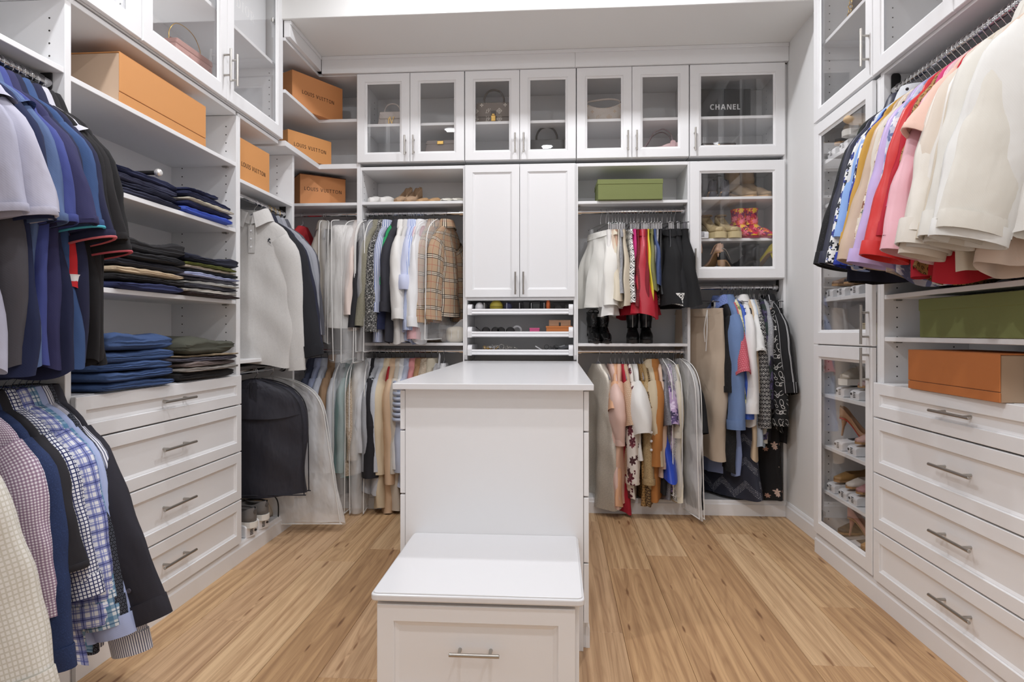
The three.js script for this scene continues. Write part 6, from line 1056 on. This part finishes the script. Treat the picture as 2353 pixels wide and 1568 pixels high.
{
  const navy = cloth(0x2b3152), ink2 = cloth(0x1f2238), blk = cloth(0x201f22), gr = cloth(0x5b5a62);
  stack('L', 2.49, 1.7255, -0.14, 0.45, 0.27, [[cloth(0x33364c), 0.03, 'dark slate trousers at the bottom'], [cloth(0x272a40), 0.028, 'ink trousers second from the bottom'], [cloth(0x484b64), 0.03, 'blue grey trousers third from the bottom'], [navy, 0.028, 'navy trousers on top']], 'left stack on the top open shelf', 'of the left stack, top open shelf', undefined, undefined, 3);
  stack('L', 2.93, 1.7255, -0.11, 0.4, 0.26, [[cloth(0x4a66d0), 0.032, 'bright royal blue trousers at the bottom', { p: 0.4 }], [cloth(0x272d52), 0.026, 'navy trousers second from the bottom'], [cloth(0xe3ddcc), 0.018, 'cream trousers in the middle'], [cloth(0x23294a), 0.03, 'dark navy trousers on top', { t: 0.06 }], [navy, 0.022, 'folded navy trousers at the very top', { w: 0.6, dr: -0.06 }]], 'right stack on the top open shelf', 'of the right stack, top open shelf', undefined, undefined, 4);
  stack('L', 2.49, 1.356, -0.12, 0.42, 0.28, [[cloth(0x2b325a), 0.034, 'navy trousers at the bottom'], [blk, 0.03, 'black trousers second from the bottom'], [cloth(0xd3bd9f), 0.03, 'tan chinos third from the bottom'], [cloth(0x252630), 0.034, 'dark grey trousers fourth from the bottom'], [cloth(0x1b1b20), 0.032, 'black jeans fifth from the bottom'], [cloth(0x232225), 0.06, 'thick black sweater on top', { p: 2 }]], 'left stack on the middle open shelf', 'of the left stack, middle open shelf', undefined, undefined, 5);
  stack('L', 2.93, 1.356, -0.1, 0.43, 0.28, [[cloth(0x3a2c2c), 0.016, 'dark brown trousers at the bottom'], [cloth(0xe0dcd4), 0.02, 'off-white trousers second from the bottom'], [cloth(0x4a4a54), 0.02, 'slate trousers third from the bottom'], [cloth(0xd6d6d2), 0.016, 'pale grey trousers fourth from the bottom'], [gr, 0.018, 'mid grey trousers fifth from the bottom'], [cloth(0xa9b0d2), 0.02, 'light blue trousers sixth from the bottom'], [cloth(0x26282a), 0.018, 'black trousers seventh from the bottom'], [cloth(0xc2b4a2), 0.016, 'beige trousers third from the top'], [cloth(0x6e7436), 0.016, 'olive trousers second from the top'], [cloth(0x1b1e30), 0.045, 'midnight jeans on top', { p: 1.6 }]], 'right stack on the middle open shelf', 'of the right stack, middle open shelf', undefined, undefined, 6);
  stack('L', 2.37, 0.9725, -0.11, 0.42, 0.3, [[jean, 0.036, 'dark blue jeans at the bottom'], [jean, 0.04, 'blue jeans second from the bottom', { t: 0.02 }], [jean, 0.036, 'blue jeans third from the bottom', { t: -0.02 }], [jean, 0.046, 'blue jeans fourth from the bottom'], [jean, 0.06, 'thick blue jeans on top', { p: 1.5, extra: (g, h, d) => part('back_pocket', [extrude(poly([[-0.05, -0.06], [0, -0.075], [0.05, -0.06], [0.055, 0.06], [-0.055, 0.06]]), 0.003, 0.001).rotateX(-Math.PI / 2).translate(-0.05, h + 0.001, -0.03)], denim, g) }]], 'stack of blue jeans on the drawer unit', 'of the jeans stack on the left drawers', 'folded_jeans', 'jeans', 7);
  stack('L', 2.9, 0.9725, -0.11, 0.46, 0.3, [[cloth(0x1c1b1d), 0.042, 'black trousers at the bottom'], [cloth(0x9a948e), 0.022, 'light grey trousers second from the bottom'], [cloth(0x7d706c), 0.026, 'taupe trousers third from the bottom'], [cloth(0x55525c), 0.024, 'slate grey trousers fourth from the bottom'], [cloth(0xa8957a), 0.012, 'thin tan trousers second from the top'], [cloth(0x4e4f44), 0.075, 'thick olive grey trousers on top', { p: 1.5, t: 0.05 }]], 'stack of dark trousers on the drawer unit', 'of the dark stack on the left drawers', undefined, undefined, 8);
  const b = thing('jewelled_hanger', 'black rod with a sparkling end cap before the navy stack', 'rod', at('L', 2.5, 1.84, 0.0), 0); part('shaft', rod([-0.25, 0, 0.0], [0.02, 0, 0.0], 0.009, 12), M.black, b); part('jewelled_cap', new THREE.IcosahedronGeometry(0.017, 1).translate(0.03, 0, 0), phy({ color: 0xffffff, roughness: 0.05, metalness: 0.7 }), b);
}
{ // small things on the three trays
  const P = (r, k, z = -0.06) => at('B', r, [1.3192, 1.1682, 1.0482][k], z), put = (name, label, cat, r, k, parts, z) => { const g = thing(name, label, cat, P(r, k, z), 0); for (const [n, geo, m] of parts) part(n, geo, m, g); return g; };
  const pouch = (w, h) => new THREE.SphereGeometry(0.5, 24, 14).scale(w, h, 0.08).translate(0, h / 2, 0);
  put('sponge', 'white puff at the left of the top tray', 'puff', -0.52, 0, [['pad', pouch(0.06, 0.075), M.plastic], ['band', new THREE.TorusGeometry(0.026, 0.003, 6, 20).scale(1, 1, 1).translate(0, 0.038, 0), M.piping]]);
  put('sunglasses_case', 'yellow case in the top tray', 'case', -0.405, 0, [['shell', pouch(0.09, 0.09), solid(0xb3a43c, 0.5)], ['seam', new THREE.TorusGeometry(0.045, 0.002, 6, 24).rotateX(Math.PI / 2).scale(1, 1, 0.9).translate(0, 0.045, 0), solid(0x8a7e2c, 0.5)]]);
  put('sunglasses_case', 'dark blue case beside the yellow one, top tray', 'case', -0.325, 0, [['shell', pouch(0.055, 0.075), solid(0x3a3c5a, 0.6)], ['seam', new THREE.TorusGeometry(0.027, 0.002, 6, 24).rotateX(Math.PI / 2).scale(1, 1, 1.3).translate(0, 0.037, 0), solid(0x2a2c44, 0.5)]]);
  put('perfume_box', 'black box in the middle of the top tray', 'box', -0.2, 0, [['carton', rbox(0.04, 0.07, 0.05, 0.004).translate(0, 0.035, 0), M.black], ['lid', rbox(0.042, 0.014, 0.052, 0.003).translate(0, 0.068, 0), M.slot]]);
  put('perfume_box', 'dark grey box right of the middle in the top tray', 'box', -0.135, 0, [['carton', rbox(0.05, 0.075, 0.05, 0.004).translate(0, 0.038, 0), solid(0x3c3e3e, 0.6)], ['lid', rbox(0.052, 0.014, 0.052, 0.003).translate(0, 0.07, 0), M.slot]]);
  put('sunglasses_case', 'orange upright case in the top tray', 'case', -0.055, 0, [['shell', pouch(0.03, 0.1), solid(0xd9703c, 0.5)], ['seam', new THREE.TorusGeometry(0.03, 0.002, 6, 24).rotateY(Math.PI / 2).scale(1, 1.4, 1).translate(0, 0.05, 0), solid(0xb5562c, 0.5)]]);
  const shades = (s = 1) => [['frame', [-0.032, 0.032].map((x) => new THREE.TorusGeometry(0.026 * s, 0.004, 8, 20).translate(x, 0.03, 0.03)), M.blackGloss], ['lens', [-0.032, 0.032].map((x) => cyl(0.025 * s, 0.025 * s, 0.002, 20).rotateX(Math.PI / 2).translate(x, 0.03, 0.03)), solid(0x1d1c20, 0.1)], ['temple_arm', [-0.06, 0.06].map((x) => rod([x, 0.034, 0.03], [x * 0.9, 0.036, -0.08], 0.0025, 8)), M.blackGloss]];
  put('sunglasses', 'black sunglasses at the left of the middle tray', 'sunglasses', -0.44, 1, shades());
  put('sunglasses', 'black sunglasses at the right end of the top tray', 'sunglasses', 0.045, 0, shades());
  put('sunglasses', 'black framed sunglasses nearest the centre of the middle tray', 'sunglasses', -0.34, 1, shades());
  put('belt_buckle', 'silver grey strap coiled in the middle tray', 'strap', -0.265, 1, [['coil', new THREE.TorusGeometry(0.028, 0.008, 8, 24).scale(1, 1, 1.5).translate(0, 0.034, 0), solid(0xb8b8ba, 0.5)], ['buckle', rbox(0.03, 0.02, 0.006, 0.002).translate(0.05, 0.012, 0.02), M.steel]]);
  put('pen_case', 'thin dark stick leaning at the left of the middle tray', 'stick', -0.5, 1, [['shaft', rod([-0.045, 0.06, 0.0], [0.02, 0.006, 0.02], 0.003, 8), M.black], ['tip', rod([0.02, 0.006, 0.02], [0.03, 0.004, 0.024], 0.004, 8), M.steel]]);
  put('small_box', 'small pink box in the middle tray', 'box', -0.145, 1, [['carton', rbox(0.066, 0.026, 0.05, 0.003).translate(0, 0.034, 0.03), solid(0xc4507e, 0.5)], ['lid', rbox(0.068, 0.01, 0.052, 0.002).translate(0, 0.047, 0.03), solid(0xc4507e, 0.5)], ['foot', rbox(0.06, 0.021, 0.045, 0.002).translate(0, 0.0105, 0.03), solid(0xa8406a, 0.5)]]);
  put('small_box', 'orange lidded box at the right of the middle tray', 'box', 0.018, 1, [['carton', bx(-0.085, 0.085, 0, 0.06, -0.05, 0.05), orangeDeep], ['lid', bx(-0.088, 0.088, 0.053, 0.064, -0.053, 0.053), orangeDeep]]);
  put('small_box', 'tan box with a dark tab on the orange box', 'box', 0.023, 1, [['carton', bx(-0.072, 0.072, 0.0645, 0.104, -0.045, 0.045), solid(0xa07a5e, 0.6)], ['tab', bx(-0.006, 0.006, 0.064, 0.088, 0.045, 0.048), M.black]]);
  const R = rng(77), beads = (n, w, mat) => Array.from({ length: n }, () => new THREE.TorusGeometry(0.006 + R() * 0.012, 0.0016, 6, 14).rotateX(R() * 3).rotateY(R() * 3).translate((R() - 0.5) * w, 0.03 + R() * 0.018, 0.02 + R() * 0.03));
  put('necklace', 'tangled silver and gold necklaces at the left of the lowest tray', 'necklace', -0.44, 2, [['chain', beads(16, 0.1), M.chrome], ['pendant', beads(9, 0.09), M.gold]]);
  put('bracelet', 'flat silver bracelets in the middle of the lowest tray', 'bracelet', -0.32, 2, [['band', beads(10, 0.14), M.steel]]);
  put('bracelet', 'dark bangles right of centre in the lowest tray', 'bracelet', -0.03, 2, [['band', beads(10, 0.1), M.slot]]);
  put('comb', 'white stick leaning in the lowest tray', 'comb', -0.12, 2, [['handle', rod([-0.02, 0.05, 0.03], [0.03, 0.02, 0.03], 0.004, 8), M.plastic], ['teeth', rod([0.03, 0.02, 0.03], [0.05, 0.01, 0.03], 0.003, 8), M.plastic]]);
  put('watch_case', 'grey slanted watch case at the right of the lowest tray', 'case', 0.035, 2, [['case_body', rbox(0.1, 0.02, 0.05, 0.004).rotateZ(0.28).translate(0, 0.035, 0), solid(0x55565a, 0.6)], ['cushion', rbox(0.05, 0.014, 0.04, 0.005).rotateZ(0.28).translate(0.0, 0.046, 0.002), solid(0x9a9b9e, 0.7)]]);
}

scene.traverse((o) => { if (o.isMesh) { o.castShadow = true; o.receiveShadow = true; } if (o.isLight && 'shadow' in o && o.shadow) o.castShadow = true; });
renderer.render(scene, camera);
